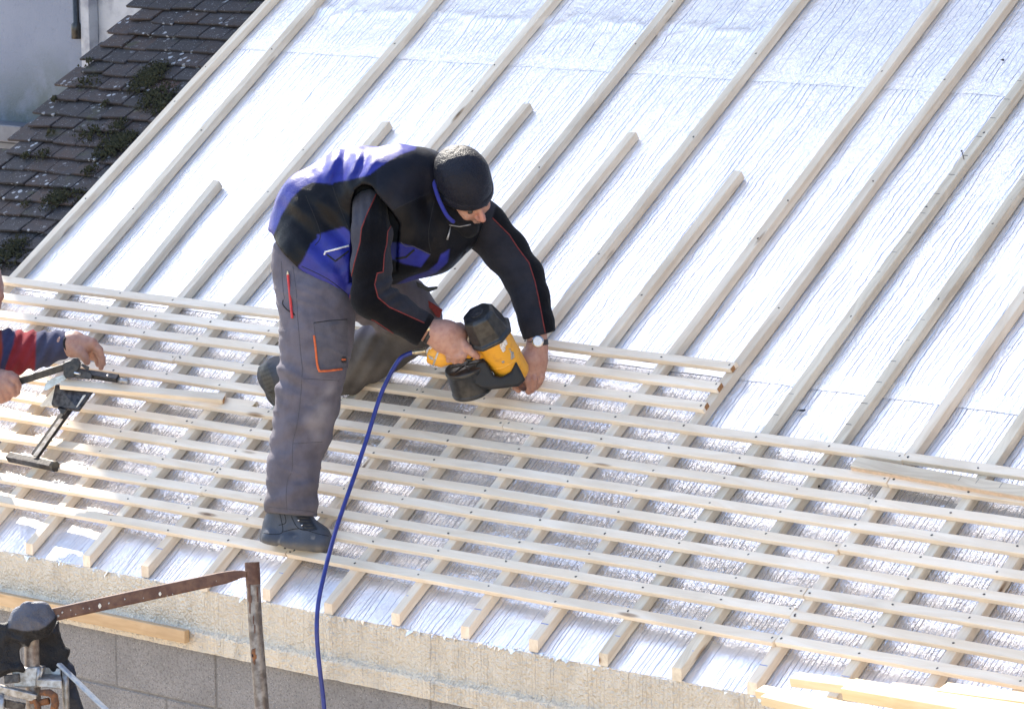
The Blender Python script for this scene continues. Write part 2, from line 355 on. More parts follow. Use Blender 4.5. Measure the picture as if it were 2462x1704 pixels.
# eave flashing: the foil folded down over the edge of the insulation
def eave():
    xs = np.arange(-2.84, 3.72, .014); prof = [(-.128, -.158), (-.1305, -.166)] + [(-.1315, z) for z in np.arange(-.178, -.300, -.012)] + [(-.133, -.303), (-.150, -.312), (-.1535, -.318)] + [(-.1525, z) for z in np.arange(-.330, -.388, -.012)]
    vs = []; nx = len(xs); npf = len(prof)
    for x in xs:
        lift = -.004 * math.sin((x + 1.7) * .8)
        for k, (y, z) in enumerate(prof):
            a = float(nz3(np.array(x * 34.), np.array(z * 9.), 4.)); b = float(nz3(np.array(x * 70.), np.array(z * 60.), 8.))
            yy = y - .010 * a - .006 * b
            if abs(x - .02) < .03: yy -= .010 * math.cos((x - .02) / .03 * math.pi / 2) * (1 + b)
            vs.append((x, yy, z + lift + (.006 * a if 0 < k < 4 or k == npf - 1 else 0)))
    fs = [(i * npf + k, i * npf + k + 1, (i + 1) * npf + k + 1, (i + 1) * npf + k) for i in range(nx - 1) for k in range(npf - 1)]
    mb = MB(); mb.add(vs, fs); return mb.build('eave_flashing', M['fascia'], roof, True)
eave()
mb = MB()
for k in range(150):                                       # torn fringe of foil along the edge
    u = RNG.uniform(-1.8, 2.6) if k % 3 else RNG.uniform(.3, 1.2); w = RNG.uniform(.008, .035); d = RNG.uniform(.004, .02)
    a = RF(u, E0 + RNG.uniform(-.002, .02), -.056); b = RF(u + w, E0 + RNG.uniform(-.004, .012), -.055 + RNG.uniform(0, .006)); c = (a + b) / 2 + RNG.normal(0, .004, 3) + np.array([0, -.006, -d]); e = (a + b) / 2 + np.array([RNG.normal(0, .01), -.004, -.2 * d])
    mb.add([a, e, c, b], [(0, 1, 2), (1, 3, 2)])
mb.build('foil_fringe', M['foil'], roof)
# ---- block wall under the eave
wall = empty('block_wall', (0, 0, -4.5), 'grey concrete block wall below the foil covered eave', 'wall')
mb = MB()
for r in range(20):
    zt = -.383 - .207 * r
    for k in range(-4, 9):
        x0 = -1.081 + .52 * k + (.26 if r % 2 else 0)
        jit = RNG.normal(0, .0012)
        mb.box((x0 + .003, -.126 + jit, zt - .199), (.513, 0, 0), (0, .2, 0), (0, 0, .199))
mb.build('blocks', M['block'], wall, bevel=.003, seg=1)
mb = MB(); mb.box((-3.3, -.1235, -4.5), (7.2, 0, 0), (0, .19, 0), (0, 0, 4.13)); mb.build('mortar', M['mortar'], wall)
# ---- tiled roof of the neighbouring part, left of the verge
told = empty('tiled_roof', RF(-3.2, 2., -.06), 'old brown plain tile roof speckled with lichen and moss', 'roof')
mb = MB(); tcol = []
pal = [(.046, .031, .027), (.036, .028, .027), (.053, .033, .026), (.032, .027, .027), (.062, .037, .027), (.11, .046, .026)]
for r in range(40):
    v = .55 + r * .0905
    off = (.073 if r % 2 else 0) + RNG.normal(0, .006)
    for k in range(6):
        u0 = -3.655 + k * .147 + off - .012 * (r % 3); w = .1435
        if u0 > -2.88: continue
        w = min(w, -2.868 - u0); vj = v + RNG.normal(0, .004); nj = RNG.normal(0, .002); tw = RNG.normal(0, .003)
        b0 = -.075 + nj; L = .150
        c = [RF(u0, vj, b0), RF(u0 + w, vj + tw, b0 + tw), RF(u0 + w, vj + L, b0 - .026), RF(u0, vj + L, b0 - .026)]
        d = [q + .013 * N for q in c]; mb.hexa(c + d)
        cc = np.array(pal[RNG.choice(6, p=[.26, .26, .18, .18, .09, .03])]) * RNG.uniform(.75, 1.2); tcol += [tuple(cc) + (1.,)] * 6
me = mb.mesh('tiles'); a = me.color_attributes.new('col', 'FLOAT_COLOR', 'CORNER')
arr = np.zeros((len(me.loops), 4), np.float32)
for p in me.polygons:
    for li in p.loop_indices: arr[li] = tcol[min(p.index, len(tcol) - 1)]
a.data.foreach_set('color', arr.ravel())
o = link('tiles', me, M['tile'], told); m = o.modifiers.new('bevel', 'BEVEL'); m.width = .003; m.segments = 1
mb = MB(); mb.box(RF(-3.60, .5, -.35), .74 * U, 3.7 * V, .235 * N); mb.build('deck', M['roofdark'], told)
mb = MB()
def clump(px, py, r, cnt, sq=1.):
    u0, v0 = onroof(px, py, -.06)
    for _ in range(cnt):
        a = RNG.uniform(0, 6.28); q = r * math.sqrt(RNG.random()); u, v = u0 + q * math.cos(a) * sq, v0 + q * math.sin(a)
        if u > -2.885 or u < -3.62: continue
        rr = RNG.uniform(.005, .013) * (1.25 - q / r); c = RF(u, v, -.062 + RNG.uniform(0, .012) * (1 - .6 * q / r))
        vs = [c + rr * np.array(d) * RNG.uniform(.7, 1.3) for d in ((1, 0, 0), (-1, 0, 0), (0, 1, 0), (0, -1, 0), (0, 0, 1.2), (0, 0, -1))]
        mb.add(vs, [(0, 2, 4), (2, 1, 4), (1, 3, 4), (3, 0, 4), (2, 0, 5), (1, 2, 5), (3, 1, 5), (0, 3, 5)])
for q in [(365, 178, .10, 420), (345, 195, .10, 220), (380, 232, .11, 380), (395, 255, .07, 160), (268, 352, .10, 420), (300, 335, .07, 200), (225, 322, .07, 120, 2.), (130, 478, .08, 200), (170, 470, .06, 90, 2.), (215, 195, .05, 60, 2.), (200, 150, .04, 50, 2.), (285, 300, .06, 90), (100, 372, .05, 60), (60, 375, .03, 30), (215, 410, .05, 60), (18, 615, .12, 260), (30, 590, .08, 120), (250, 250, .03, 25), (120, 320, .03, 20), (130, 240, .02, 14), (60, 490, .03, 20)]: clump(*q)
o = mb.build('moss', M['moss'], told); tag(o, kind='stuff')
# ---- neighbouring tall house
EB = -.56; XL = (EB - .881 * 3.2) / .474
hs = empty('neighbour_house', (-4, 5, -4.5), 'tall grey rendered house standing behind the tiled roof, wall darker toward the bottom', 'house')
ZT = .15 + 1.93 * 3.2
mb = MB(); mb.box((XL, 3.2, -4.5), (-4.88 - XL, 0, 0), (0, 4.5, 0), (0, 0, 4.5 + ZT)); mb.build('wall', M['render'], hs)
mb = MB(); mb.box((-4.875, 3.235, -4.5), (13.9, 0, 0), (0, 4.4, 0), (0, 0, 4.49 + ZT)); mb.build('side_wall', M['whitewall'], hs)
mb = MB(); mb.box((-6.9, 3.19, ZT), (16., 0, 0), (0, 4.6, 0), (0, 0, .02)); mb.hexa([(-6.9, 3.19, ZT + .02), (9.1, 3.19, ZT + .02), (9.1, 7.8, ZT + .02), (-6.9, 7.8, ZT + .02), (-6.9, 5.4, ZT + 1.6), (9.1, 5.4, ZT + 1.6), (9.1, 5.6, ZT + 1.6), (-6.9, 5.6, ZT + 1.6)]); mb.build('roof', M['roofdark'], hs)
mb = MB(); mb.box((-7.0, 3.06, .895), (1.82, 0, .0), (0, .139, 0), (0, 0, .085)); mb.box((-7.0, 3.10, .855), (1.77, 0, 0), (0, .099, 0), (0, 0, .034)); mb.build('sill', M['zinc'], hs, bevel=.006)
mb = MB(); mb.box((-4.850, 3.17, -1.), (.06, 0, 0), (0, .062, 0), (0, 0, 3.6)); mb.build('corner_board', M['whitewall'], hs, bevel=.004)
mb = MB(); mb.loft([(-4.876, 3.165, 1.41), (-4.876, 3.165, 1.48), (-4.874, 3.165, 1.49), (-4.874, 3.165, 3.4)], [.024, .024, .016, .016], 12); mb.build('drainpipe', M['plastic'], hs, True)
# ---- unseen cream house added at the right to bounce warm sunlight
oh = empty('added_cream_house', (10, -1, -4.5), 'unseen cream house added to bounce warm light onto the roof', 'house')
mb = MB(); mb.box((8.2, -4.6, -4.5), (5., 0, 0), (0, 7., 0), (0, 0, 7.6)); mb.build('wall', simple('cream_render', (.62, .50, .34), (.55, .44, .30), 2., .9), oh)
mb = MB(); mb.hexa([(7.9, -4.9, 3.1), (13.4, -4.9, 3.1), (13.4, 2.7, 3.1), (7.9, 2.7, 3.1), (10.5, -4.9, 5.), (10.8, -4.9, 5.), (10.8, 2.7, 5.), (10.5, 2.7, 5.)]); mb.build('roof', M['roofdark'], oh)
for wy in (-3.6, -1.2, 1.2):
    mb = MB(); mb.box((8.18, wy - .5, .2), (.03, 0, 0), (0, 1., 0), (0, 0, 1.4)); wn = mb.build('window', M['plastic'], oh)
# ---- ground
mb = MB(); mb.add([(-300, -300, -4.5), (300, -300, -4.5), (300, 300, -4.5), (-300, 300, -4.5)], [(0, 1, 2, 3)]); tag(mb.build('ground', M['ground']), kind='structure')
# ------------------------------------------------------------------ counter battens (up the slope)
CW, CT, BT, BW = .039, .034, .020, .037
EDGE = [(0,637,0),(0,462.6,188.6),(0,110,568),(1,747,0),(1,256,568),(2,512,432),(2,402,568),(3,1030,0),(3,820,244),(3,548,568),(5,1314.7,0),(5,1023,347),(6,1257.7,249),(6,1161.6,363),(7,1606.5,0),(7,1208,494.7),(8,1508.6,316.7),(8,1311,568),(9,1907.4,0),(9,1640,346),(10,1761,410),(10,1643.6,569),(11,2235.4,0),(11,1811,569),(12,2406.5,0),(12,1989.4,569),(13,2462,171),(13,2167.6,569),(14,2462,413.5),(11,1640,814),(12,1743.4,899.5)]
TOPV = {2: 1.819, 4: 2.237, 6: 2.40, 8: 2.283, 10: 2.117}
nail_me = None
def nail_mesh():
    mb = MB(); k = 8; r = .0036
    ring = [(r * 1.25 * math.cos(2 * math.pi * i / k), r * .8 * math.sin(2 * math.pi * i / k)) for i in range(k)]
    mb.add([(x, y, .0006) for x, y in ring] + [(x, y, -.004) for x, y in ring], [tuple(range(k)), tuple(range(2 * k - 1, k - 1, -1))] + [(i, i + k, (i + 1) % k + k, (i + 1) % k) for i in range(k)])
    return mb.mesh('nail')
nail_me = nail_mesh(); nail_me.materials.append(M['nail'])
def nail(parent, x, y, z=0., r=0.):
    o = bpy.data.objects.new('nail', nail_me); COL.objects.link(o); o.parent = parent
    o.matrix_local = Matrix.Translation((x, y, z)) @ Matrix.Rotation(r, 4, 'Z'); return o
CB = {}
for c in range(20):
    pts = []
    for cc, x, y in EDGE:
        if cc == c:
            u, v = onroof(x, y, -.02); pts.append((v, u + CW / 2, 1.))
    if c >= 4 or not pts: pts.append((0., COLS[c] + .004, 2.)); pts.append((.6, COLS[c] + .004, 1.))
    pts = np.array(pts)
    k, b0 = np.polyfit(pts[:, 0], pts[:, 1], 1, w=pts[:, 2])
    lo = E0 + .002 + RNG.normal(0, .004); hi = TOPV.get(c, 3.85)
    u0 = b0 + k * lo
    me = stick('counter_batten', hi - lo, CW, CT, plumb=True, skew=(0, RNG.normal(0, .15)), wob=.0018)
    me.materials.append(M['weathered'] if c in (13, 14, 16) else M['counter'])
    o = bpy.data.objects.new('counter_batten', me); COL.objects.link(o)
    o.matrix_world = frame(u0, lo, -.0205, math.atan(-k), up=True) if False else frame(u0, lo, -.0205, -math.atan(k), up=True)
    CB[c] = (b0, k, lo, hi, o)
    nm = ORD[c + 1]
    if c == 0: lab = 'pale counter batten along the left verge beside the old tiles'
    elif c in TOPV: lab = 'short counter batten with bare upper end, %s from the left verge' % nm
    elif c in (13, 14): lab = 'weathered counter batten with pencil ticks, %s from the left verge' % nm
    else: lab = 'full length counter batten running up the foil, %s from the left verge' % nm
    tag(o, lab, 'counter batten', 'counter battens running up the roof slope')
    for q in range(int((hi - 1.3) / .55)):                 # its own fixing nails higher up
        nail(o, 1.55 - lo + q * .55 + RNG.normal(0, .12), RNG.normal(0, .006), 0.0005, RNG.uniform(0, 3))
    if c in (13, 14):
        for q in range(24):
            mb = MB(); xx = .95 - lo + q * GAUGE
            y0 = .017; y1 = -.006 + RNG.normal(0, .003); mb.box((xx, y1, -.001), (.0018, 0, 0), (0, y0 - y1, 0), (0, 0, .0014))
            link('pencil_tick', mb.mesh('pencil_tick'), M['mark'], o, Matrix.Identity(4))
    if c >= 4:
        mb = MB(); mb.box((.105 + RNG.normal(0, .004), -.016, -.001), (.0022, 0, 0), (0, .031, 0), (0, 0, .0014)); link('blue_tick', mb.mesh('blue_tick'), M['bluemark'], o, Matrix.Identity(4))
def ccol(c, v): return CB[c][0] + CB[c][1] * v
# ------------------------------------------------------------------ roofing battens (across the slope)
JOINTS = {1: [(686.8, 1328), (1874.6, 1523)], 2: [(1903.8, 1474)], 3: [(490, 1175), (1937.7, 1421)], 4: [(519.6, 1128)], 5: [(2019.7, 1315)], 6: [(455.5, 1014)], 7: [(2094.5, 1206)], 8: [(1207.9, 1024), (2137, 1152)], 9: [(420, 862), (1008.6, 941), (2174.8, 1095)], 10: [], 11: [], 12: []}
ENDS = {10: onroof(1693, 978)[0], 11: onroof(1729, 928)[0], 12: onroof(1764, 878)[0]}
PIECE = {1: ['whole row'], 2: ['left piece', 'right piece'], 3: ['left piece', 'middle piece', 'right piece'], 4: ['left piece', 'second piece', 'third piece', 'right piece']}
for j in range(1, 13):
    js = [onroof(*q)[0] for q in JOINTS[j]]
    if j == 12: js = [-.78]
    ends = [-2.86] + js + [ENDS.get(j, 3.35)]
    for k in range(len(ends) - 1):
        a, b = ends[k] + .0012, ends[k + 1] - .0012; v = GAUGE * (j - 1) + RNG.normal(0, .0012)
        if j == 12 and k == 0: v -= .019
        if j == 11 and k == 0: v -= .004
        me = stick('roof_batten', b - a, BW + RNG.normal(0, .0006), BT, skew=(RNG.normal(0, .12), RNG.normal(0, .12)), wob=.0016)
        me.materials.append(M['batten'])
        o = bpy.data.objects.new('roof_batten', me); COL.objects.link(o); o.matrix_world = frame(a, v, RNG.normal(0, .0006), RNG.normal(0, .0012))
        pos = PIECE[len(ends) - 1][k]
        if pos == 'whole row': lab = 'pale roofing batten ending over the foil, %s row up from the eave' % ORD[j]
        else: lab = 'pale roofing batten, %s row up from the eave, %s' % (ORD[j], pos)
        tag(o, lab, 'batten', 'roofing battens nailed across the slope')
        if j >= 10 and k == len(ends) - 2:
            mb = MB(); e = .0008; hw = BW / 2 - .001; mb.box((b - a + .0002, -hw, -BT + .001), (e, 0, 0), (0, 2 * hw, 0), (0, 0, BT - .002)); link('cut_end', mb.mesh('cut_end'), M['endgrain'], o, Matrix.Identity(4))
        for c in range(1, 20):
            uc = ccol(c, v) + RNG.normal(0, .007)
            if c in CB and v > CB[c][3]: continue
            if j >= 9 and c == 12 and j in ENDS: continue
            if a + .012 < uc < b - .012 and RNG.random() > .06:
                nail(o, uc - a, RNG.normal(0, .0055), .0008, RNG.normal(.4, .5))
        for q, uu in enumerate((a, b)):                     # nails beside a joint
            if -2.5 < uu < 3.2 and uu not in ENDS.values(): nail(o, (.016 if q == 0 else b - a - .016), RNG.normal(0, .005), .0008, RNG.normal(.4, .5))
# ---- loose boards
def loose(name, L, w, t, px, py, n, ang, mat, label, cat='batten', group=None, tilt=0., endmat=None, skew=0.):
    u, v = onroof(px, py, n)
    me = stick(name, L, w, t, skew=(skew, .05)); me.materials.append(mat)
    o = bpy.data.objects.new(name, me); COL.objects.link(o); o.matrix_world = frame(u, v, n, ang, tilt=tilt); tag(o, label, cat, group)
    if endmat is not None:
        mb = MB(); mb.box((L + .0003, -w/2 + .001, -t + .001), (.0008, 0, 0), (0, w - .002, 0), (0, 0, t - .002)); link('cut_end', mb.mesh('cut_end'), endmat, o, Matrix.Identity(4))
    return o
loose('weathered_board', 1.6, .045, .036, 2052, 1110, .0165, -.034, M['weathered'], 'weathered board with pencil ticks lying between two batten rows at right', 'board')
for q in range(12):
    mbw = MB(); mbw.box((.06 + q * .088 + RNG.normal(0, .008), -.002, -.001), (.0018, 0, 0), (0, .022, 0), (0, 0, .0014))
    link('pencil_tick', mbw.mesh('pencil_tick'), M['mark'], bpy.data.objects['weathered_board'], Matrix.Identity(4))
mbw = MB(); mbw.box((.001, -.0232, -.034), (1.59, 0, 0), (0, .001, 0), (0, 0, .032)); link('sawn_edge', mbw.mesh('sawn_edge'), simple('orange_sawn_edge', (.66, .49, .35), (.56, .42, .30), 60., .8), bpy.data.objects['weathered_board'], Matrix.Identity(4))
# ------------------------------------------------------------------ implicit-surface modelling for bodies, clothes and tools
class SDF:
    """rounded cones and padded outlines, blended; points are given as (photo px, px, metres from the camera), radii in px"""
    def __init__(s, k=.03, disp=None, cut=None): s.seg = []; s.k = k; s.disp = disp; s.cut = cut; s.lo = []; s.hi = []; s.sub = []
    def _pt(s, q): p = P(q[0], q[1], q[2]); r = q[3] * q[2] / F; return p, r
    def chain(s, *pts, k=None):
        a = [s._pt(q) for q in pts]
        for p, r in a: s.lo.append(p - r * 1.3 - .02); s.hi.append(p + r * 1.3 + .02)
        if len(a) == 1: a = a * 2
        for (p, r), (q, t) in zip(a[:-1], a[1:]): s.seg.append(('c', p, q, r, t, k if k is not None else s.k))
        return s
    def ext(s, poly, z, half, rnd=.004, k=None):
        poly = np.array(poly, float); s.seg.append(('e', poly, z, half, rnd, k if k is not None else s.k))
        for x, y in poly:
            for dz in (-half - rnd, half + rnd): s.lo.append(P(x, y, z + dz) - .012); s.hi.append(P(x, y, z + dz) + .012)
        return s
    def ell(s, c, ax, rad, k=None):                          # ellipsoid: centre (world), 3 unit axes, 3 radii (m)
        c = np.asarray(c, float); A = np.array(ax, float); r = np.array(rad, float); m = r.max()
        s.seg.append(('l', c, A, r, None, k if k is not None else s.k)); s.lo.append(c - m - .01); s.hi.append(c + m + .01); return s
    def __call__(s, p):
        x = y = z = None; d = None
        need = s.disp is not None or s.cut is not None or any(g[0] == 'e' for g in s.seg)
        if need: x, y, z = topx(p)
        for g in s.seg:
            if g[0] == 'c':
                a, b, ra, rb = g[1:5]; ba = b - a; L = ba @ ba
                t = np.clip(((p - a) @ ba) / L, 0, 1) if L > 1e-12 else np.zeros(p.shape[:-1])
                q = p - a - t[..., None] * ba; e = np.sqrt((q * q).sum(-1)) - (ra + (rb - ra) * t)
            elif g[0] == 'e':
                d2 = polysd(g[1], x, y) * g[2] / F + g[4]; dz = np.abs(z - g[2]) - g[3] + g[4]
                e = np.minimum(np.maximum(d2, dz), 0) + np.sqrt(np.maximum(d2, 0) ** 2 + np.maximum(dz, 0) ** 2) - g[4]
            else:
                q = (p - g[1]) @ g[2].T; n = np.sqrt(((q / g[3]) ** 2).sum(-1)); n2 = np.sqrt(((q / g[3] ** 2) ** 2).sum(-1)) + 1e-9; e = n * (n - 1) / n2
            k = g[-1]
            if d is None: d = e
            elif k < 1e-5: d = np.minimum(d, e)
            else:
                h = np.clip(.5 + .5 * (d - e) / k, 0, 1); d = d + (e - d) * h - k * h * (1 - h)
        if s.disp is not None: d = d + s.disp(p, x, y, z)
        if s.cut is not None: d = np.maximum(d, s.cut(p, x, y, z))
        return d
def polysd(poly, x, y):
    x = np.asarray(x, float); y = np.asarray(y, float); d = np.full(x.shape, 1e18); ins = np.zeros(x.shape, bool); n = len(poly)
    for i in range(n):
        ax, ay = poly[i]; bx, by = poly[(i + 1) % n]; ex, ey = bx - ax, by - ay; wx, wy = x - ax, y - ay
        t = np.clip((wx * ex + wy * ey) / (ex * ex + ey * ey + 1e-12), 0, 1); d = np.minimum(d, (wx - t * ex) ** 2 + (wy - t * ey) ** 2)
        c = (ay > y) != (by > y)
        with np.errstate(divide='ignore', invalid='ignore'): ins ^= c & (x < ex * (y - ay) / (ey if abs(ey) > 1e-12 else 1e-12) + ax)
    return np.where(ins, -1, 1) * np.sqrt(d)
def lined(pl, x, y):
    d = np.full(np.shape(x), 1e18)
    for (ax, ay), (bx, by) in zip(pl[:-1], pl[1:]):
        ex, ey = bx - ax, by - ay; t = np.clip(((x - ax) * ex + (y - ay) * ey) / (ex * ex + ey * ey + 1e-12), 0, 1)
        d = np.minimum(d, (x - ax - t * ex) ** 2 + (y - ay - t * ey) ** 2)
    return np.sqrt(d)
def surf(f, h):
    lo = np.min(f.lo, 0) - 2 * h; hi = np.max(f.hi, 0) + 2 * h; B = 12
    n = np.ceil((hi - lo) / h).astype(int); n = ((n + B) // B) * B + 1
    val = np.full(n, 1., np.float32); ax = [lo[i] + h * np.arange(n[i]) for i in range(3)]
    nb = (n - 1) // B; c = [ax[i][B // 2::B][:nb[i]] for i in range(3)]
    G = np.stack(np.meshgrid(*c, indexing='ij'), -1); dc = f(G.reshape(-1, 3)).reshape(nb)
    lim = h * B * .87 * 1.25 + .02
    val[:-1, :-1, :-1] = np.repeat(np.repeat(np.repeat(np.sign(dc), B, 0), B, 1), B, 2)
    act = np.argwhere(np.abs(dc) < lim)
    for s0 in range(0, len(act), 60):
        pts = []; sl = []
        for i, j, k in act[s0:s0 + 60]:
            a = ax[0][i * B:i * B + B + 1]; b = ax[1][j * B:j * B + B + 1]; e = ax[2][k * B:k * B + B + 1]
            pts.append(np.stack(np.meshgrid(a, b, e, indexing='ij'), -1).reshape(-1, 3)); sl.append((i, j, k))
        v = f(np.concatenate(pts)).reshape(len(sl), B + 1, B + 1, B + 1)
        for q, (i, j, k) in zip(v, sl): val[i * B:i * B + B + 1, j * B:j * B + B + 1, k * B:k * B + B + 1] = q
    S = val < 0; nx, ny, nz_ = val.shape
    cnt = np.zeros((nx - 1, ny - 1, nz_ - 1), np.int8)
    corners = [(i, j, k) for i in (0, 1) for j in (0, 1) for k in (0, 1)]
    for i, j, k in corners: cnt += S[i:nx - 1 + i, j:ny - 1 + j, k:nz_ - 1 + k]
    cells = np.argwhere((cnt > 0) & (cnt < 8)); idm = np.full(cnt.shape, -1, np.int64); idm[tuple(cells.T)] = np.arange(len(cells))
    cv = np.stack([val[cells[:, 0] + i, cells[:, 1] + j, cells[:, 2] + k] for i, j, k in corners], 1)
    acc = np.zeros((len(cells), 3)); num = np.zeros(len(cells))
    for a in range(8):
        for b in range(a + 1, 8):
            d = np.array(corners[b]) - np.array(corners[a])
            if np.abs(d).sum() != 1: continue
            va, vb = cv[:, a], cv[:, b]; m = (va < 0) != (vb < 0)
            t = np.where(m, va / np.where(np.abs(va - vb) < 1e-12, 1, va - vb), 0)
            acc += np.where(m[:, None], np.array(corners[a]) + t[:, None] * d, 0); num += m
    co = lo + h * (cells + acc / num[:, None]); quads = []
    for axis in range(3):
        sl0 = [slice(None)] * 3; sl1 = [slice(None)] * 3; sl0[axis] = slice(0, -1); sl1[axis] = slice(1, None)
        a, b = S[tuple(sl0)], S[tuple(sl1)]; e = np.argwhere(a != b); o1, o2 = (axis + 1) % 3, (axis + 2) % 3
        ok = (e[:, o1] > 0) & (e[:, o2] > 0) & (e[:, o1] < val.shape[o1] - 1) & (e[:, o2] < val.shape[o2] - 1); e = e[ok]
        def cid(d1, d2):
            q = e.copy(); q[:, o1] += d1; q[:, o2] += d2; return idm[tuple(q.T)]
        qd = np.stack([cid(-1, -1), cid(0, -1), cid(0, 0), cid(-1, 0)], 1); fl = ~a[tuple(e.T)]
        qd[fl] = qd[fl][:, ::-1]; quads.append(qd)
    return co, np.concatenate(quads)
BV = {}
def body(name, f, h, mat, parent, colfn, smooth_it=1):
    co, q = surf(f, h)
    q = q[(q >= 0).all(1)]
    if smooth_it:
        for _ in range(smooth_it):
            s = np.zeros_like(co); c = np.zeros(len(co))
            for a in range(4):
                np.add.at(s, q[:, a], co[q[:, (a + 1) % 4]] + co[q[:, a - 1]]); np.add.at(c, q[:, a], 2)
            co = .5 * co + .5 * s / np.maximum(c, 1)[:, None]
    x, y, z = topx(co); cl = colfn(co, x, y, z) if callable(colfn) else np.tile(np.array(colfn, float), (len(co), 1))
    me = bpy.data.meshes.new(name); me.from_pydata(co.tolist(), [], q.tolist()); me.update()
    a = me.color_attributes.new('col', 'FLOAT_COLOR', 'POINT'); a.data.foreach_set('color', np.concatenate([cl, np.ones((len(co), 1))], 1).astype(np.float32).ravel())
    BV[name] = BVHTree.FromPolygons([tuple(c) for c in co], [tuple(map(int, t)) for t in q])
    return link(name, me, mat, parent, smooth=True)
def onsurf(x, y, bvs, lift=0.):
    d = ray(x, y); d = d / np.linalg.norm(d); best = None
    for b in bvs:
        h = BV[b].ray_cast(Vector(CAM), Vector(d))
        if h[0] is not None and (best is None or h[3] < best[3]): best = h
    if best is None: return None
    return np.array(best[0]) - d * lift
def piping(name, pl, bvs, r, mat, parent, flat=1., step=4., lift=0., smooth=False):
    """a cord or stitched line sewn onto a garment: follows its surface"""
    pl = [np.array(q, float) for q in pl]
    if smooth: pl = spline(pl, 4)
    pts = []
    for a, b in zip(pl[:-1], pl[1:]):
        n = max(1, int(np.linalg.norm(b - a) / step))
        for i in range(n):
            q = onsurf(*(a + (b - a) * i / n), bvs, lift)
            if q is not None: pts.append(q)
    q = onsurf(*pl[-1], bvs, lift)
    if q is not None: pts.append(q)
    if len(pts) < 2: return None
    run = [[pts[0]]]
    for q in pts[1:]:
        if np.linalg.norm(q - run[-1][-1]) > .06: run.append([q])
        else: run[-1].append(q)
    mb = MB()
    for R in run:
        if len(R) > 1: mb.loft(R, r, 6)
    return mb.build(name, mat, parent, True) if mb.v else None
def patch(name, poly, bvs, mat, parent, lift=.002, grid=3.):
    """a sewn-on patch lying on a garment"""
    poly = np.array(poly, float); x0, y0 = poly.min(0); x1, y1 = poly.max(0)
    nx = max(2, int((x1 - x0) / grid)); ny = max(2, int((y1 - y0) / grid)); idx = {}; vs = []; fs = []
    for i in range(nx + 1):
        for j in range(ny + 1):
            x, y = x0 + (x1 - x0) * i / nx, y0 + (y1 - y0) * j / ny
            if polysd(poly, np.array([x]), np.array([y]))[0] > grid * .3: continue
            q = onsurf(x, y, bvs, lift)
            if q is not None: idx[(i, j)] = len(vs); vs.append(q)
    for i in range(nx):
        for j in range(ny):
            k = [(i, j), (i + 1, j), (i + 1, j + 1), (i, j + 1)]
            k = [idx[t] for t in k if t in idx]
            if len(k) >= 3: fs.append(tuple(k))
    if not fs: return None
    mb = MB(); mb.add(vs, fs); o = mb.build(name, mat, parent, True)
    m = o.modifiers.new('thickness', 'SOLIDIFY'); m.thickness = .0022; m.offset = 0.; return o
def blend(base, *layers):
    def fn(co, x, y, z):
        c = np.tile(np.array(base, float), (len(co), 1))
        for ly in layers:
            w = ly[0](co, x, y, z) if callable(ly[0]) else np.clip(.5 - polysd(np.array(ly[0], float), x, y) / 3., 0, 1)
            c = c * (1 - w[:, None]) + np.array(ly[1], float) * w[:, None]
        return c
    return fn
def folds(amp, freq, seed=0., an=(1, 1, 1)):
    an = np.array(an, float)
    return lambda p, x, y, z: amp * (vnoise(p * freq * an + seed) + .5 * vnoise(p * freq * 2.1 * an + seed + 5))
# ================================================================== the worker with the nail gun
foot = P(705, 1318, 13.84)
man = empty('person', foot, 'person in black and blue work vest bending to nail a batten, dark knit hat', 'person')
BLK = (.0065, .0065, .0085); NAVY = (.009, .010, .017); BLUE = (.019, .024, .235); GREY = (.030, .030, .038); LGREY = (.060, .060, .075)
# ---- trousers: standing leg
TRO = (.125, .114, .138)
def tro_disp(p, x, y, z):
    q = np.stack([x * .012 + y * .006, y * .045 - x * .018, z * 6], -1); rg = 1 - np.abs(vnoise(q * np.array([1.3, 1., 1.]) + 4)) * 5; d = .006 * vnoise(p * 13 + 3) + .0026 * vnoise(p * 40 + 9) + .004 * vnoise(q) - .0042 * np.clip(rg, 0, 1)
    band = np.exp(-((y - 1185) / 45) ** 2); d += band * (.006 * np.sin((y + .35 * (x - 700)) * .11 + 5 * vnoise(p * 7)) + .006 * vnoise(q * 2.2))
    band = np.exp(-((y - 905) / 38) ** 2) * np.clip((800 - x) / 90, 0, 1); d += band * .008 * np.sin((y - .45 * (x - 700)) * .13 + 4. * vnoise(p * 6))
    band = np.exp(-((y - 1040) / 70) ** 2); d += band * .004 * np.sin((y + .5 * x) * .09 + 5 * vnoise(p * 5))
    return d
def hemcut(p, x, y, z): return np.maximum((y - (1232 + .08 * (x - 640))) * .00146, -1)
leg = SDF(.035, tro_disp, hemcut)
leg.chain((746, 610, 13.96, 74), (754, 660, 13.92, 84), (762, 720, 13.88, 88), (763, 790, 13.86, 84), (758, 850, 13.855, 78), (750, 900, 13.85, 72), (740, 960, 13.85, 71), (729, 1020, 13.85, 68), (716, 1080, 13.85, 60), (706, 1130, 13.845, 56), (704, 1180, 13.84, 57), (703, 1245, 13.84, 58))
leg.chain((700, 610, 13.90, 42), (712, 690, 13.88, 38), k=.06); leg.chain((666, 1222, 13.84, 22), (672, 1190, 13.84, 22), k=.03)
leg.chain((750, 610, 14.03, 78), (800, 660, 14.06, 84), k=.06)
dust = lambda co, x, y, z: np.clip(.55 - polysd(np.array([(745, 1010), (770, 960), (800, 930), (790, 1000), (765, 1050)], float), x, y) / 40., 0, 1) * (.5 + vnoise(co * 30)) * .9
pock = [(754, 775), (836, 768), (838, 885), (768, 892), (762, 850)]
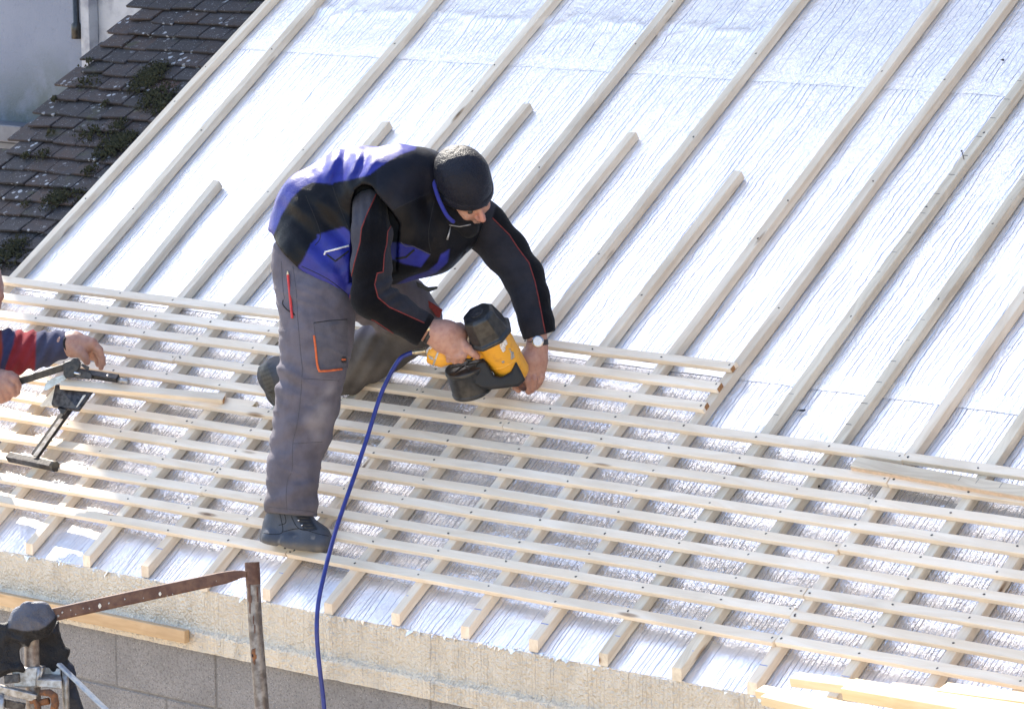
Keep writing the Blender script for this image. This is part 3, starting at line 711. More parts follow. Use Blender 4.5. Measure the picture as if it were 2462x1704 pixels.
body('trouser_leg', leg, .0065, M['cloth'], man, blend(TRO, (pock, (.105, .10, .12)), (dust, (.34, .31, .31)), (lambda co, x, y, z: .6 * np.clip((y - 1150) / 90, 0, 1) * np.clip(vnoise(co * 22) + .4, 0, 1), (.10, .085, .075))))
# ---- trousers: kneeling leg behind
def tro2(p, x, y, z): return .006 * vnoise(p * 14 + 1) + .003 * vnoise(p * 34 + 2) + .005 * np.exp(-((x - 885) / 50) ** 2) * np.sin(x * .16 + y * .1 + 2 * vnoise(p * 7))
kn = SDF(.03, tro2)
kn.chain((800, 650, 14.06, 92), (880, 690, 14.15, 84), (960, 735, 14.25, 74), (1000, 772, 14.30, 62))
kn.chain((985, 800, 14.31, 58), (915, 838, 14.36, 64), (830, 882, 14.44, 66), (760, 905, 14.50, 58), (715, 912, 14.53, 52), k=.02)
kn.chain((1000, 745, 14.28, 46), (1022, 760, 14.28, 34), k=.03)
KD = lambda co, x, y, z: np.clip(.5 - polysd(np.array([(690, 860), (1030, 770), (1060, 830), (820, 990), (690, 1000)], float), x, y) / 14., 0, 1)
body('kneeling_leg', kn, .0065, M['cloth'], man, blend((.135, .122, .14), (KD, (.10, .09, .084)), (lambda co, x, y, z: KD(co, x, y, z) * np.clip(vnoise(co * 18) * 2 - .1, 0, 1) * .6, (.17, .15, .13))))
mb = MB(); mb.prism([(1012, 716), (1030, 722), (1064, 744), (1057, 764), (1050, 762), (1035, 742), (1018, 728)], 14.20, -RW[2] * -.03); mb.build('knee_flap', M['pipingred'], man, bevel=.003)
mb = MB(); mb.prism([(1000, 676), (1030, 690), (1052, 688), (1052, 694), (1032, 702), (1004, 690)], 14.12, RW[2] * .012); mb.build('belt_strap', M['strap'], man, bevel=.002)
# ---- boots
def boot_disp(p, x, y, z): return .0018 * vnoise(p * 45) + .001 * vnoise(p * 110)
bt = SDF(.016, boot_disp)
zb = 13.845
bt.chain((676, 1222, zb, 30), (668, 1262, zb + .01, 34), (664, 1286, zb + .01, 35)); bt.chain((718, 1226, zb - .01, 30), (726, 1262, zb - .02, 31), (748, 1284, zb - .04, 32), (766, 1294, zb - .05, 30), (773, 1302, zb - .06, 25))
bt.chain((692, 1225, zb, 38), (695, 1272, zb, 36), (705, 1290, zb, 30))
sole = [(624, 1292), (640, 1294), (664, 1299), (682, 1300), (704, 1303), (745, 1308), (776, 1305), (796, 1297), (801, 1305), (795, 1318), (786, 1325), (740, 1320), (705, 1316), (678, 1309), (674, 1302), (667, 1311), (646, 1309), (626, 1301)]
bt.chain((652, 1296, zb + .01, 27), (700, 1304, zb - .01, 22), (760, 1308, zb - .05, 23), (780, 1308, zb - .06, 19), k=.02); bt.chain((652, 1296, zb - .03, 22), (700, 1304, zb - .05, 20), (770, 1308, zb - .08, 18), k=.02)
bt.cut = lambda p, x, y, z: (y - np.interp(x, [625, 664, 672, 684, 720, 786, 800], [1302, 1311, 1306, 1313, 1319, 1326, 1318]) - (13.83 - z) * 60) * .00146
mud = lambda co, x, y, z: np.clip((y - (1296 + .10 * (x - 640))) / 10., 0, 1) * np.clip(.9 + vnoise(co * 60) * 1.2, 0, 1)
toe = lambda co, x, y, z: np.clip((vnoise(co * 48) - .12) * 8, 0, 1) * np.clip((y - 1285) / 14., 0, 1) * .7
body('boot', bt, .0042, M['leather'], man, blend((.062, .070, .090), (mud, (.15, .135, .115)), (toe, (.34, .31, .27)), ([(712, 1240), (745, 1242), (764, 1272), (730, 1274)], (.022, .022, .026))))
for pl in ([(672, 1232), (680, 1276), (660, 1284), (630, 1280)], [(684, 1236), (687, 1256), (670, 1262)], [(700, 1240), (716, 1268), (740, 1275), (762, 1272)], [(680, 1278), (720, 1270), (762, 1282), (790, 1288)]): piping('boot_seam', pl, ['boot'], .0013, M['darkseam'], man, smooth=True)
for q in ((716, 1250), (724, 1262)):
    s_ = onsurf(*q, ['boot'], .002)
    if s_ is not None: mb = MB(); mb.loft([s_, s_ + .006 * RW[0]], .004, 8); mb.build('lace_hook', M['steel'], man, True)
for q in (((718, 1244), (742, 1246)), ((720, 1252), (748, 1254)), ((726, 1260), (752, 1262)), ((732, 1268), (756, 1268))): piping('lace', q, ['boot'], .0028, M['strap'], man)
b2 = SDF(.02, boot_disp)
b2.chain((700, 905, 14.52, 46), (668, 900, 14.56, 42), (648, 900, 14.60, 30)); b2.chain((655, 915, 14.59, 30), (668, 950, 14.62, 24), (676, 972, 14.64, 15))
b2.ext([(623, 884), (632, 878), (650, 880), (668, 930), (678, 975), (668, 986), (660, 972), (646, 945), (636, 925), (627, 905)], 14.60, .043, .010, k=.012)
treads = lambda co, x, y, z: np.clip(np.sin(y * .55 + x * .2) * 3, 0, 1) * np.clip((660 - x) / 10., 0, 1) * .6
body('boot', b2, .0050, M['leather'], man, blend((.030, .034, .046), ([(615, 870), (640, 870), (665, 940), (680, 990), (655, 990)], (.062, .060, .052)), (treads, (.018, .018, .016))))
# ---- jacket
def jk_disp(p, x, y, z):
    q = np.stack([x * .016 + y * .020, x * .004 - y * .004, z * 5], -1); d = .008 * vnoise(p * 11 + 2) + .004 * vnoise(p * 26 + 4) - .005 * np.clip(1 - np.abs(vnoise(q)) * 6, 0, 1) * np.clip((940 - x) / 60, 0, 1)
    d += np.clip(.5 - polysd(BACKF, x, y) / 30., 0, 1) * .009 * np.sin((x * .9 + y * .35) * .145 + 1.6 * vnoise(p * 8))
    d += np.clip(.5 - polysd(SIDEF, x, y) / 40., 0, 1) * .006 * np.sin((x * .75 - y * .65) * .11 + 2. * vnoise(p * 7))
    return d
BACKF = np.array([(770, 380), (850, 352), (900, 380), (880, 430), (790, 445)], float); SIDEF = np.array([(690, 480), (800, 470), (850, 560), (830, 690), (720, 600)], float)
HEM = np.array([(560, 500), (655, 562), (664, 585), (681, 610), (717, 645), (778, 686), (813, 713), (841, 726), (905, 722), (940, 700), (985, 680), (1060, 668), (1140, 600), (1260, 560), (1260, 200), (560, 200)], float)
ARM = np.array([(846, 476), (855, 455), (872, 443), (894, 447), (908, 468), (943, 509), (962, 537), (958, 580), (955, 680), (840, 680)], float)
jk = SDF(.05, jk_disp, lambda p, x, y, z: np.maximum(polysd(HEM, x, y) * .00146, np.minimum(-polysd(ARM, x, y) * .00146, (13.835 - z))))
jk.chain((744, 610, 13.97, 86), (776, 520, 13.97, 112), (852, 468, 13.96, 104), (940, 444, 13.95, 88), (1010, 436, 13.94, 80))
jk.chain((800, 645, 13.93, 78), (880, 588, 13.93, 98), (960, 555, 13.95, 106), (1030, 520, 13.97, 98), (1075, 520, 13.98, 80))
jk.chain((965, 596, 13.92, 74), (1040, 585, 13.95, 66), (1092, 560, 13.98, 50)); jk.chain((740, 610, 13.90, 82), (790, 650, 13.885, 78), (850, 668, 13.88, 64), k=.05)
jk.chain((878, 462, 13.80, 46), (920, 462, 13.79, 54), (955, 500, 13.80, 52), (975, 545, 13.83, 52), k=.04); jk.chain((905, 425, 13.84, 58), (960, 420, 13.84, 60), (1010, 420, 13.86, 50), k=.06); jk.chain((1100, 490, 14.05, 60), (1132, 512, 14.07, 50), k=.05)
jk.chain((700, 560, 13.93, 46), (740, 610, 13.90, 74), k=.05)
UP = [(560, 600), (658, 565), (676, 519), (701, 477), (728, 450), (750, 439), (778, 441), (800, 443), (803, 439), (839, 433), (888, 421), (905, 408), (932, 389), (963, 372), (1000, 359), (1002, 300), (560, 300)]
LOW = [(717, 643), (731, 621), (747, 587), (764, 571), (761, 565), (797, 554), (827, 546), (841, 557), (905, 560), (905, 740), (841, 735), (813, 717), (717, 650)]
FR = [(961, 585), (993, 593), (1034, 612), (1012, 643), (971, 634), (930, 618), (930, 580)]
FR2 = [(1060, 612), (1081, 599), (1076, 631), (1050, 655), (1008, 672), (970, 700), (940, 690), (980, 668), (1030, 651), (1052, 632)]
body('jacket', jk, .0060, M['shell'], man, blend(BLK, (UP, BLUE), (LOW, BLUE), (FR, BLUE), (FR2, BLUE), ([(905, 408), (1000, 359), (1100, 330), (1100, 460), (1030, 470), (945, 505), (905, 470)], NAVY)))
J = ['jacket', 'trouser_leg']
piping('reflective_strip', [(781, 606), (839, 591)], J, .0036, M['white'], man); piping('reflective_strip', [(783, 604), (779, 613)], J, .0034, M['white'], man)
piping('pocket_edge', [(786, 612), (806, 628), (838, 604)], J, .003, M['darkseam'], man); piping('grey_trim', [(963, 582), (975, 592), (994, 592), (1035, 612)], J, .0016, M['seam'], man)
piping('pocket_edge', [(952, 622), (976, 618), (996, 600)], J, .0045, M['darkseam'], man)
for pl in ([(945, 505), (1000, 478), (1035, 462)], [(735, 470), (770, 560), (757, 590)], [(800, 450), (830, 530), (842, 556)], [(725, 640), (790, 672), (840, 712)], [(1045, 480), (1030, 560), (1036, 606)]): piping('seam', pl, J, .0013, M['darkseam'], man, smooth=True)
mb = MB(); mb.prism([(1049, 662), (1062, 654), (1090, 636), (1122, 606), (1118, 594), (1125, 588), (1113, 574), (1090, 590), (1060, 634)], 13.93, RW[2] * .03); mb.build('pocket_flap', simple('black_flap', BLK, NAVY, 30., .9), man, bevel=.004)
# ---- arms: fleece sleeves
def slv(p, x, y, z):
    d = .0045 * vnoise(p * 20 + 6) + .002 * vnoise(p * 50 + 1)
    d += .007 * np.exp(-(((x - 935) / 45) ** 2 + ((y - 700) / 40) ** 2)) * np.sin((x * .5 + y * .86) * .25 + 2 * vnoise(p * 10)) + .003 * np.exp(-((y - 520) / 50) ** 2) * np.sin(x * .33)
    return d
sl1 = SDF(.025, slv); zs = 13.79
sl1.chain((888, 496, zs + .02, 42), (893, 560, zs - .03, 47), (893, 640, zs - .06, 47), (894, 715, zs - .07, 48), (952, 752, zs - .04, 44), (1012, 790, zs, 38), (1024, 798, zs, 34))
sl1.cut = lambda p, x, y, z: ((x - 1023) * .86 + (y - 800) * .52) * .00146
P1 = [(905, 466), (883, 513), (869, 549), (866, 582), (852, 632), (846, 660), (841, 699), (842, 718)]; P1b = [(893, 768), (901, 771), (953, 806), (994, 830)]
P2 = [(952, 521), (932, 557), (930, 585), (924, 612), (921, 654), (907, 657), (901, 684), (909, 715), (936, 738), (1020, 776)]
LEFTG = P1 + [(800, 740), (800, 440), (905, 440)]; RIGHTG = P2 + [(1060, 700), (980, 500)]
body('sleeve', sl1, .0055, M['fleece'], man, blend(BLK, (LEFTG, LGREY), (RIGHTG, GREY)))
for q in (P1, P1b, P2): piping('piping', q, ['sleeve'], .0022, M['pipingred'], man)
sl2 = SDF(.025, lambda p, x, y, z: .005 * vnoise(p * 17 + 8) + .002 * vnoise(p * 44))
sl2.chain((1118, 500, 14.08, 56), (1165, 545, 14.08, 56), (1216, 605, 14.06, 52), (1258, 662, 14.03, 47), (1277, 720, 14.00, 43), (1291, 775, 13.975, 40), (1297, 812, 13.965, 39))
sl2.cut = lambda p, x, y, z: ((y - 808) * .96 + (x - 1293) * .28) * .00146
P3 = [(1184, 524), (1225, 565), (1245, 596), (1272, 632), (1286, 676), (1294, 712), (1303, 759), (1311, 800)]
body('sleeve', sl2, .0058, M['fleece'], man, blend(GREY, (P3 + [(1400, 810), (1400, 500), (1200, 470)], BLK)))
BV['sleeve2'] = BV['sleeve']
piping('piping', P3, ['sleeve2'], .0022, M['pipingred'], man)
# ---- head
Rw_ = RW.T
def camv(x, y, z): v = Rw_ @ np.array([x, y, z], float); return v / np.linalg.norm(v)
hf = camv(.56, .66, -.50); hu = camv(-.06, -.70, -.71); hu = hu - hf * (hu @ hf); hu /= np.linalg.norm(hu); hr = np.cross(hf, hu)
HC = P(1118, 462, 13.87)
def hp(r, u, f_): return HC + hr * r + hu * u + hf * f_
hd = SDF(.018)
hd.ell(hp(0, .035, -.012), (hr, hu, hf), (.076, .095, .098)); hd.ell(hp(0, -.035, .030), (hr, hu, hf), (.058, .075, .062), k=.03); hd.ell(hp(0, -.085, .052), (hr, hu, hf), (.030, .026, .032), k=.025)
def seg(S, a, b, ra, rb, k): S.seg.append(('c', a, b, ra, rb, k)); [S.lo.append(q - r - .01) or S.hi.append(q + r + .01) for q, r in ((a, ra), (b, rb))]
seg(hd, hp(0, .005, .088), hp(0, -.036, .112), .0075, .0125, .010); seg(hd, hp(-.012, -.041, .098), hp(.012, -.041, .098), .008, .008, .008)
seg(hd, hp(-.045, .014, .076), hp(.045, .014, .076), .010, .010, .015)
for s_ in (-1, 1): seg(hd, hp(s_ * .040, -.030, .068), hp(s_ * .048, -.022, .05), .018, .018, .02)
seg(hd, hp(-.018, -.064, .088), hp(.018, -.064, .088), .0065, .0065, .006); seg(hd, hp(-.016, -.073, .086), hp(.016, -.073, .086), .0068, .0068, .005)
for s_ in (-1, 1): hd.ell(hp(s_ * .078, -.012, -.008), (hr, hu, hf), (.010, .030, .018), k=.008)
seg(hd, hp(0, -.07, -.02), hp(0, -.15, -.06), .056, .062, .03)
stub = lambda co, x, y, z: np.clip((-.030 - (co - HC) @ hu) / .02, 0, 1) * .55
nose = lambda co, x, y, z: np.clip(1 - np.linalg.norm(co - hp(0, -.028, .11), axis=1) / .035, 0, 1)
body('body', hd, .0034, M['skin'], man, blend((.40, .215, .155), (stub, (.13, .095, .085)), (nose, (.50, .20, .15))))
for s_ in (-1, 1):
    mb = MB(); c = hp(s_ * .032, -.004, .080); mb.loft([c - hf * .011, c - hf * .006, c + hf * .003, c + hf * .009, c + hf * .0112], [.004, .0098, .0106, .006, .001], 10); mb.build('eye', M['strap'], man, True)
    mb = MB(); mb.loft([hp(s_ * (.018 + .011 * k), .017 + .003 * math.sin(k), .088 - .004 * k) for k in range(4)], [.002, .0042, .0036, .0015], 6); mb.build('eyebrow', M['strap'], man, True)
# knit hat
hat = SDF(.03, lambda p, x, y, z: .009 * vnoise(p * 13 + 3) + .002 * vnoise(p * 45))
hat.ell(hp(0, .052, -.012), (hr, hu, hf), (.098, .098, .113)); hat.ell(hp(0, .095, -.03), (hr, hu, hf), (.092, .070, .100), k=.03)
hat.cut = lambda p, x, y, z: (.022 + .10 * ((p - HC) @ hf) * -.0 - ((p - HC) @ hu)) * 1.
body('knit_hat', hat, .0042, M['knit'], man, (.0065, .0075, .016))
mb = MB(); n_ = 40
prof = [(.0, -.004), (.008, .0), (.010, .014), (.008, .030), (.0, .036), (-.006, .016)]
vs_ = []; fs_ = []
for i in range(n_):
    a = 2 * math.pi * i / n_
    for o_, hh in prof:
        vs_.append(hp((.094 + o_) * math.cos(a), .012 + hh + .004 * math.sin(2 * a), -.012 + (.109 + o_) * math.sin(a)))
for i in range(n_):
    for k in range(6): fs_.append((i * 6 + k, i * 6 + (k + 1) % 6, ((i + 1) % n_) * 6 + (k + 1) % 6, ((i + 1) % n_) * 6 + k))
mb.add(vs_, fs_); me = mb.mesh('hat_brim'); ca = me.color_attributes.new('col', 'FLOAT_COLOR', 'POINT'); ca.data.foreach_set('color', [.0065, .0075, .016, 1.] * len(me.vertices)); o = link('hat_brim', me, M['knit'], man, smooth=True)
m = o.modifiers.new('sub', 'SUBSURF'); m.levels = m.render_levels = 1
# collar
cpts = spline([P(1078, 372, 13.86), P(1056, 398, 13.83), P(1043, 430, 13.81), P(1050, 465, 13.79), P(1062, 495, 13.785), P(1076, 520, 13.79), P(1092, 535, 13.81)], 5)
mb = MB(); mb.loft(cpts, [.006] + [.0075] * (len(cpts) - 2) + [.005], 8); mb.build('collar', simple('blue_fleece', BLUE, (.026, .032, .20), 60., .9), man, True)
cl = SDF(.02); cl.chain((1080, 385, 13.93, 30), (1058, 430, 13.90, 32), (1066, 480, 13.87, 30), (1090, 520, 13.87, 28), (1125, 545, 13.90, 28)); cl.chain((1090, 440, 13.93, 52), (1105, 500, 13.93, 46))
body('collar_lining', cl, .006, M['cloth'], man, BLK)
piping('zip', [(1080, 541), (1105, 545), (1132, 540)], ['jacket', 'collar_lining'], .0022, M['galv'], man)
q0 = onsurf(1083, 545, ['jacket', 'collar_lining'], .006)
mb = MB(); mb.loft([q0, q0 + (P(1080, 560, 13.8) - P(1083, 545, 13.8)), q0 + (P(1075, 577, 13.8) - P(1083, 545, 13.8))], [.0022, .0028, .004], 6); mb.build('zip_pull', M['galv'], man, True)
# ---- trouser details
T = ['trouser_leg']
piping('pocket_trim', [(755, 806), (759, 838), (762, 872), (765, 885), (768, 892), (790, 891), (822, 887)], T, .0042, M['orange'], man, lift=.001)
piping('pocket_edge', [(754, 776), (790, 771), (834, 768)], T, .0016, M['darkseam'], man); piping('pocket_edge', [(754, 776), (757, 800), (762, 840), (764, 870), (770, 885), (836, 883)], T, .0012, M['seam'], man)
for pl in ([(676, 628), (681, 700), (684, 716), (680, 722)], [(704, 640), (712, 700), (716, 770), (724, 860), (727, 880), (726, 905), (722, 960), (714, 1020), (704, 1065), (702, 1130), (692, 1150), (688, 1190), (690, 1228)], [(726, 910), (760, 912), (815, 915)], [(704, 1066), (740, 1064), (775, 1062)], [(644, 1218), (700, 1224), (755, 1230)]):
    piping('seam', pl, T, .0012, M['seam'], man, smooth=True)
piping('pocket_edge', [(681, 722), (680, 732), (690, 744), (704, 753), (709, 757)], T, .0026, M['darkseam'], man, smooth=True)
patch('brand_tab', [(820, 859), (833, 858), (833, 872), (821, 872)], T, M['strap'], man, .002); patch('tab_stripe', [(821.5, 862.5), (832, 862), (832, 866), (821.5, 866)], T, M['orange'], man, .0035, 2.)
# pencil in the thigh pocket
pn = empty('pencil', P(700, 752, 13.72), 'red carpenter pencil standing in the thigh pocket of grey trousers', 'pencil')
a = onsurf(701, 751, T, .006); b = onsurf(692, 660, T, .008); d_ = (b - a)
mb = MB(); mb.loft([a - .15 * d_, a + .99 * d_], .0048, 6); mb.build('shaft', M['red'], pn)
mb = MB(); mb.loft([a + .99 * d_, a + 1.09 * d_], [.0046, .0016], 8); mb.build('sharpened_wood', M['fresh'], pn)
mb = MB(); mb.loft([a + 1.09 * d_, a + 1.12 * d_], [.0016, .0005], 6); mb.build('lead', M['nail'], pn)
# ---- hands
def hand(name, segs, h=.0024, k=.008, tone=(.42, .23, .17), dark=None, parent=None):
    S = SDF(k)
    for s_ in segs: S.chain(*s_[0], k=s_[1])
    return body(name, S, h, M['skin'], parent or man, blend(tone, (lambda co, x, y, z: np.clip(vnoise(co * 40) * 1.5, 0, 1) * .5, (.33, .15, .11)), *( [dark] if dark else [])))
zh = 13.79
hand('hand', [([(1022, 793, zh, 27), (1046, 800, zh, 29), (1072, 806, zh, 34)], .02), ([(1072, 800, zh, 30), (1098, 806, zh + .01, 27)], .02), ([(1068, 822, zh, 30), (1090, 836, zh - .005, 24)], .02), ([(1090, 815, zh, 24), (1108, 832, zh, 17)], .015),
    ([(1108, 822, zh - .01, 14), (1124, 838, zh - .022, 11.5), (1138, 849, zh - .02, 9.5), (1147, 857, zh - .01, 8)], .006),
    ([(1104, 838, zh - .012, 13), (1112, 853, zh - .018, 11), (1108, 864, zh + .005, 9.5), (1102, 862, zh + .03, 8)], .005),
    ([(1092, 842, zh - .010, 12.5), (1098, 856, zh - .016, 10.5), (1094, 866, zh + .005, 9), (1090, 864, zh + .03, 8)], .005),
    ([(1078, 842, zh - .006, 11.5), (1082, 855, zh - .010, 9.5), (1079, 864, zh + .008, 8), (1076, 862, zh + .03, 7)], .005),
    ([(1080, 790, zh + .02, 14), (1104, 788, zh + .05, 12), (1122, 800, zh + .07, 10)], .012)])
zl = 13.95
hand('hand', [([(1292, 800, zl, 24), (1291, 838, zl, 24), (1288, 862, zl, 27)], .02), ([(1272, 866, zl - .005, 25), (1264, 888, zl - .005, 22)], .02), ([(1295, 868, zl + .005, 20), (1298, 888, zl + .005, 16)], .02), ([(1278, 872, zl, 26), (1282, 892, zl, 20)], .02),
    ([(1252, 884, zl, 13), (1242, 908, zl + .01, 10.5), (1240, 930, zl + .012, 9)], .003),
    ([(1266, 892, zl - .015, 13), (1265, 914, zl - .028, 11), (1268, 930, zl - .018, 9.5), (1271, 941, zl - .004, 8)], .0022),
    ([(1281, 892, zl - .01, 12), (1283, 912, zl - .022, 10), (1281, 928, zl - .012, 9), (1279, 938, zl, 7.5)], .0022),
    ([(1299, 888, zl, 11.5), (1301, 906, zl - .010, 9.5), (1295, 920, zl - .004, 8.5), (1288, 931, zl + .002, 7)], .0022),
    ([(1262, 868, zl + .01, 13), (1248, 896, zl + .022, 11.5), (1243, 922, zl + .01, 10), (1246, 936, zl - .006, 8.5)], .003)])
q = P(1272, 905, zl - .043); mb = MB(); mb.loft([P(1266, 909, zl - .030), P(1284, 911, zl - .026)], .0155, 14) if False else mb.loft([P(1273, 906, zl - .016), P(1274.5, 909, zl - .016)], .0155, 20); mb.build('ring', M['steel'], man, True)
# watches
ws = P(1292.5, 824, zl); ax_ = camv(.10, .99, .05)
mb = MB(); mb.loft([ws - .010 * ax_, ws - .009 * ax_, ws + .009 * ax_, ws + .010 * ax_], [.0365, .0385, .0385, .0365], 28); wt = mb.build('watch_strap', M['strap'], man, True)
dn = camv(-.02, -.12, -1.); dc = P(1293.5, 824, zl) + dn * .038
mb = MB(); mb.loft([dc - dn * .004, dc + dn * .004, dc + dn * .006], [.0205, .0212, .0185], 28); mb.build('watch_case', M['steel'], man, True)
mb = MB(); mb.loft([dc + dn * .0058, dc + dn * .0066], [.0165, .0160], 28); mb.build('watch_dial', M['dial'], man)
mb = MB(); mb.loft([dc + dn * .0062, dc + dn * .0069], [.0176, .0174], 28, caps=False); mb.build('watch_ring', M['strap'], man)
w2 = P(1035, 799.5, zh); ax2 = camv(.86, .5, 0)
mb = MB(); mb.loft([w2 - .007 * ax2, w2 + .007 * ax2], .0445, 26); mb.build('watch_strap', M['strap'], man, True)
d2 = camv(-.25, -.25, -1.); c2 = P(1036, 797, zh) + d2 * .0445; mb = MB(); mb.loft([c2 - d2 * .002, c2 + d2 * .003], [.0095, .0085], 20); mb.build('watch_dial', M['golddial'], man, True)
# ================================================================== pneumatic nail gun
gun = empty('nail_gun', P(1245, 925, 13.97), 'yellow and black pneumatic nail gun with drum magazine held over the battens', 'nail gun')
A0 = P(1150, 757, 13.74); A1 = P(1240, 905, 13.90); gx = (A1 - A0) / np.linalg.norm(A1 - A0)
def ga(t): return A0 + (A1 - A0) * t
def oct_ring(a=.62):                                         # squarish eight sided outline
    return [(math.cos(t), math.sin(t)) for t in (math.radians(d) for d in (22, 68, 112, 158, 202, 248, 292, 338))]
sq = [(1, .48), (.48, 1), (-.48, 1), (-1, .48), (-1, -.48), (-.48, -1), (.48, -1), (1, -.48)]
px = 13.8 / F
upg = camv(-.75, .45, .2)
mb = MB(); mb.loft([ga(-.03), ga(.0), ga(.18), ga(.27), ga(.285), ga(.325), ga(.335)], [32 * px, 39 * px, 46 * px, 48 * px, 54 * px, 54.5 * px, 48 * px], 8, ring=sq, up=upg); mb.build('cap', M['plastic'], gun, bevel=.004)
mb = MB(); mb.loft([ga(-.032), ga(-.040)], 17 * px, 22); mb.build('cap_plate', M['worn'], gun, bevel=.001)
mb = MB(); mb.loft([ga(-.041), ga(-.046)], 5 * px, 16); mb.build('screw', M['worn'], gun)
mb = MB(); mb.loft([ga(.33), ga(.40), ga(.46), ga(.62), ga(.72), ga(.93), ga(.97), ga(1.0)], [47 * px, 46 * px, 45 * px, 43 * px, 43 * px, 41 * px, 38 * px, 32 * px], 20, up=upg); mb.build('housing', M['yellow'], gun, True, bevel=.002)
mb = MB(); mb.loft([ga(.665), ga(.67), ga(.69), ga(.695)], [43 * px, 44.5 * px, 44.5 * px, 43 * px], 20, up=upg); mb.build('housing_rib', M['yellow'], gun, True)
BV['gunh'] = BVHTree.FromPolygons([tuple(v.co) for v in bpy.data.objects['housing'].data.vertices], [tuple(p.vertices) for p in bpy.data.objects['housing'].data.polygons])
patch('worn_sticker', [(1200, 823), (1208, 812), (1217, 816), (1220, 826), (1214, 836), (1216, 842), (1209, 847), (1203, 838)], ['gunh'], M['sticker'], gun, .0012, 2.)
for i, pl in enumerate(([(1226, 842), (1235, 846), (1237, 858), (1229, 866)], [(1186, 822), (1194, 826), (1190, 832)], [(1206, 868), (1212, 866), (1214, 872), (1207, 874)], [(1222, 838), (1228, 838), (1228, 842)], [(1196, 812), (1203, 806), (1206, 810), (1198, 818)])): patch('chipped_paint', pl, ['gunh'], M['chipped'], gun, .0009, 2.)
mb = MB(); e0 = P(1196, 764, 13.80); mb.loft([e0, e0 + camv(1, -.05, .1) * .012], .008, 12); mb.build('exhaust_lug', M['plastic'], gun, True)
# guard and nose
gs_ = SDF(.012, lambda p, x, y, z: .0012 * vnoise(p * 60))
gs_.ext([(1150, 868), (1168, 866), (1178, 884), (1188, 902), (1206, 906), (1228, 893), (1240, 866), (1252, 890), (1263, 913), (1247, 929), (1224, 931), (1202, 934), (1180, 936), (1160, 934), (1140, 925), (1136, 900), (1144, 878)], 13.845, .045, .010)
body('guard', gs_, .004, M['leather'], gun, (.013, .013, .014))
mb = MB(); mb.loft([P(1246, 918, 13.85), P(1259, 934, 13.92)], [8.5 * px, 7.5 * px], 12); mb.build('nose', simple('brown_nose', (.13, .05, .03), (.09, .04, .03), 90., .6), gun, True)
# drum magazine
D0 = P(1118, 880, 13.85); dx = camv(.27, .86, .40)
mb = MB(); R_ = 52 * px; mb.loft([D0 - .004 * dx, D0, D0 + .006 * dx, D0 + .012 * dx, D0 + .014 * dx, D0 + .090 * dx, D0 + .092 * dx, D0 + .101 * dx, D0 + .106 * dx], [R_ * .9, R_ * .985, R_, R_, R_ * .965, R_ * .95, R_ * .985, R_ * .985, R_ * .9], 36); mb.build('drum_magazine', M['plastic'], gun, True, bevel=.001)
tx = camv(.9, -.25, 0); tx = tx - dx * (tx @ dx); tx /= np.linalg.norm(tx); ty = np.cross(dx, tx)
for a in range(3):
    t = tx * math.cos(a * 1.05 + .3) + ty * math.sin(a * 1.05 + .3); n2 = np.cross(dx, t)
    mb = MB(); mb.box(D0 - .0075 * dx - R_ * .72 * t - .002 * n2, 1.44 * R_ * t, .004 * n2, .004 * dx); mb.build('drum_rib', M['worn'], gun)
mb = MB(); mb.loft([P(1146, 874, 13.85), P(1168, 892, 13.89)], [20 * px, 20 * px], 12); mb.build('feed_arm', M['plastic'], gun, True, bevel=.002)
# handle
H0, H1, H2 = P(1034, 845, 13.83), P(1064, 855, 13.82), P(1160, 842, 13.82)
mb = MB(); mb.loft([H0, P(1036, 846, 13.83), P(1046, 849, 13.825), P(1066, 856, 13.82), P(1078, 856, 13.82), P(1110, 852, 13.82), H2], [21 * px, 27 * px, 30 * px, 28 * px, 21 * px, 18 * px, 20 * px], 20); mb.build('handle', M['yellow'], gun, True, bevel=.002)
mb = MB(); k0, k1 = P(1050, 850, 13.825), P(1054, 851.5, 13.825); mb.loft([k0, k1], 31.5 * px, 22, caps=False); mb.build('handle_ring', M['chipped'], gun, True)
BV['hnd'] = BVHTree.FromPolygons([tuple(v.co) for v in bpy.data.objects['handle'].data.vertices], [tuple(p.vertices) for p in bpy.data.objects['handle'].data.polygons])
patch('worn_label', [(1023, 838), (1031, 820), (1045, 821), (1041, 835), (1036, 840)], ['hnd'], M['sticker'], gun, .0012, 2.)
patch('chipped_paint', [(1028, 852), (1040, 858), (1044, 866), (1034, 864)], ['hnd'], M['chipped'], gun, .0009, 2.)
mb = MB(); mb.loft([P(1084, 858, 13.80), P(1130, 866, 13.80), P(1138, 858, 13.80)], [.004, .005, .004], 8); mb.build('trigger', M['plastic'], gun, True)
mb = MB(); mb.loft([P(1018, 843.5, 13.83), P(1024, 843.5, 13.83)], 8.5 * px, 12); mb.loft([P(988, 848, 13.83), P(996, 847, 13.83), P(996.5, 847, 13.83), P(1018, 844, 13.83)], [5.2 * px, 5.2 * px, 6.6 * px, 6.6 * px], 14); mb.build('air_fitting', M['brass'], gun, True, bevel=.001)
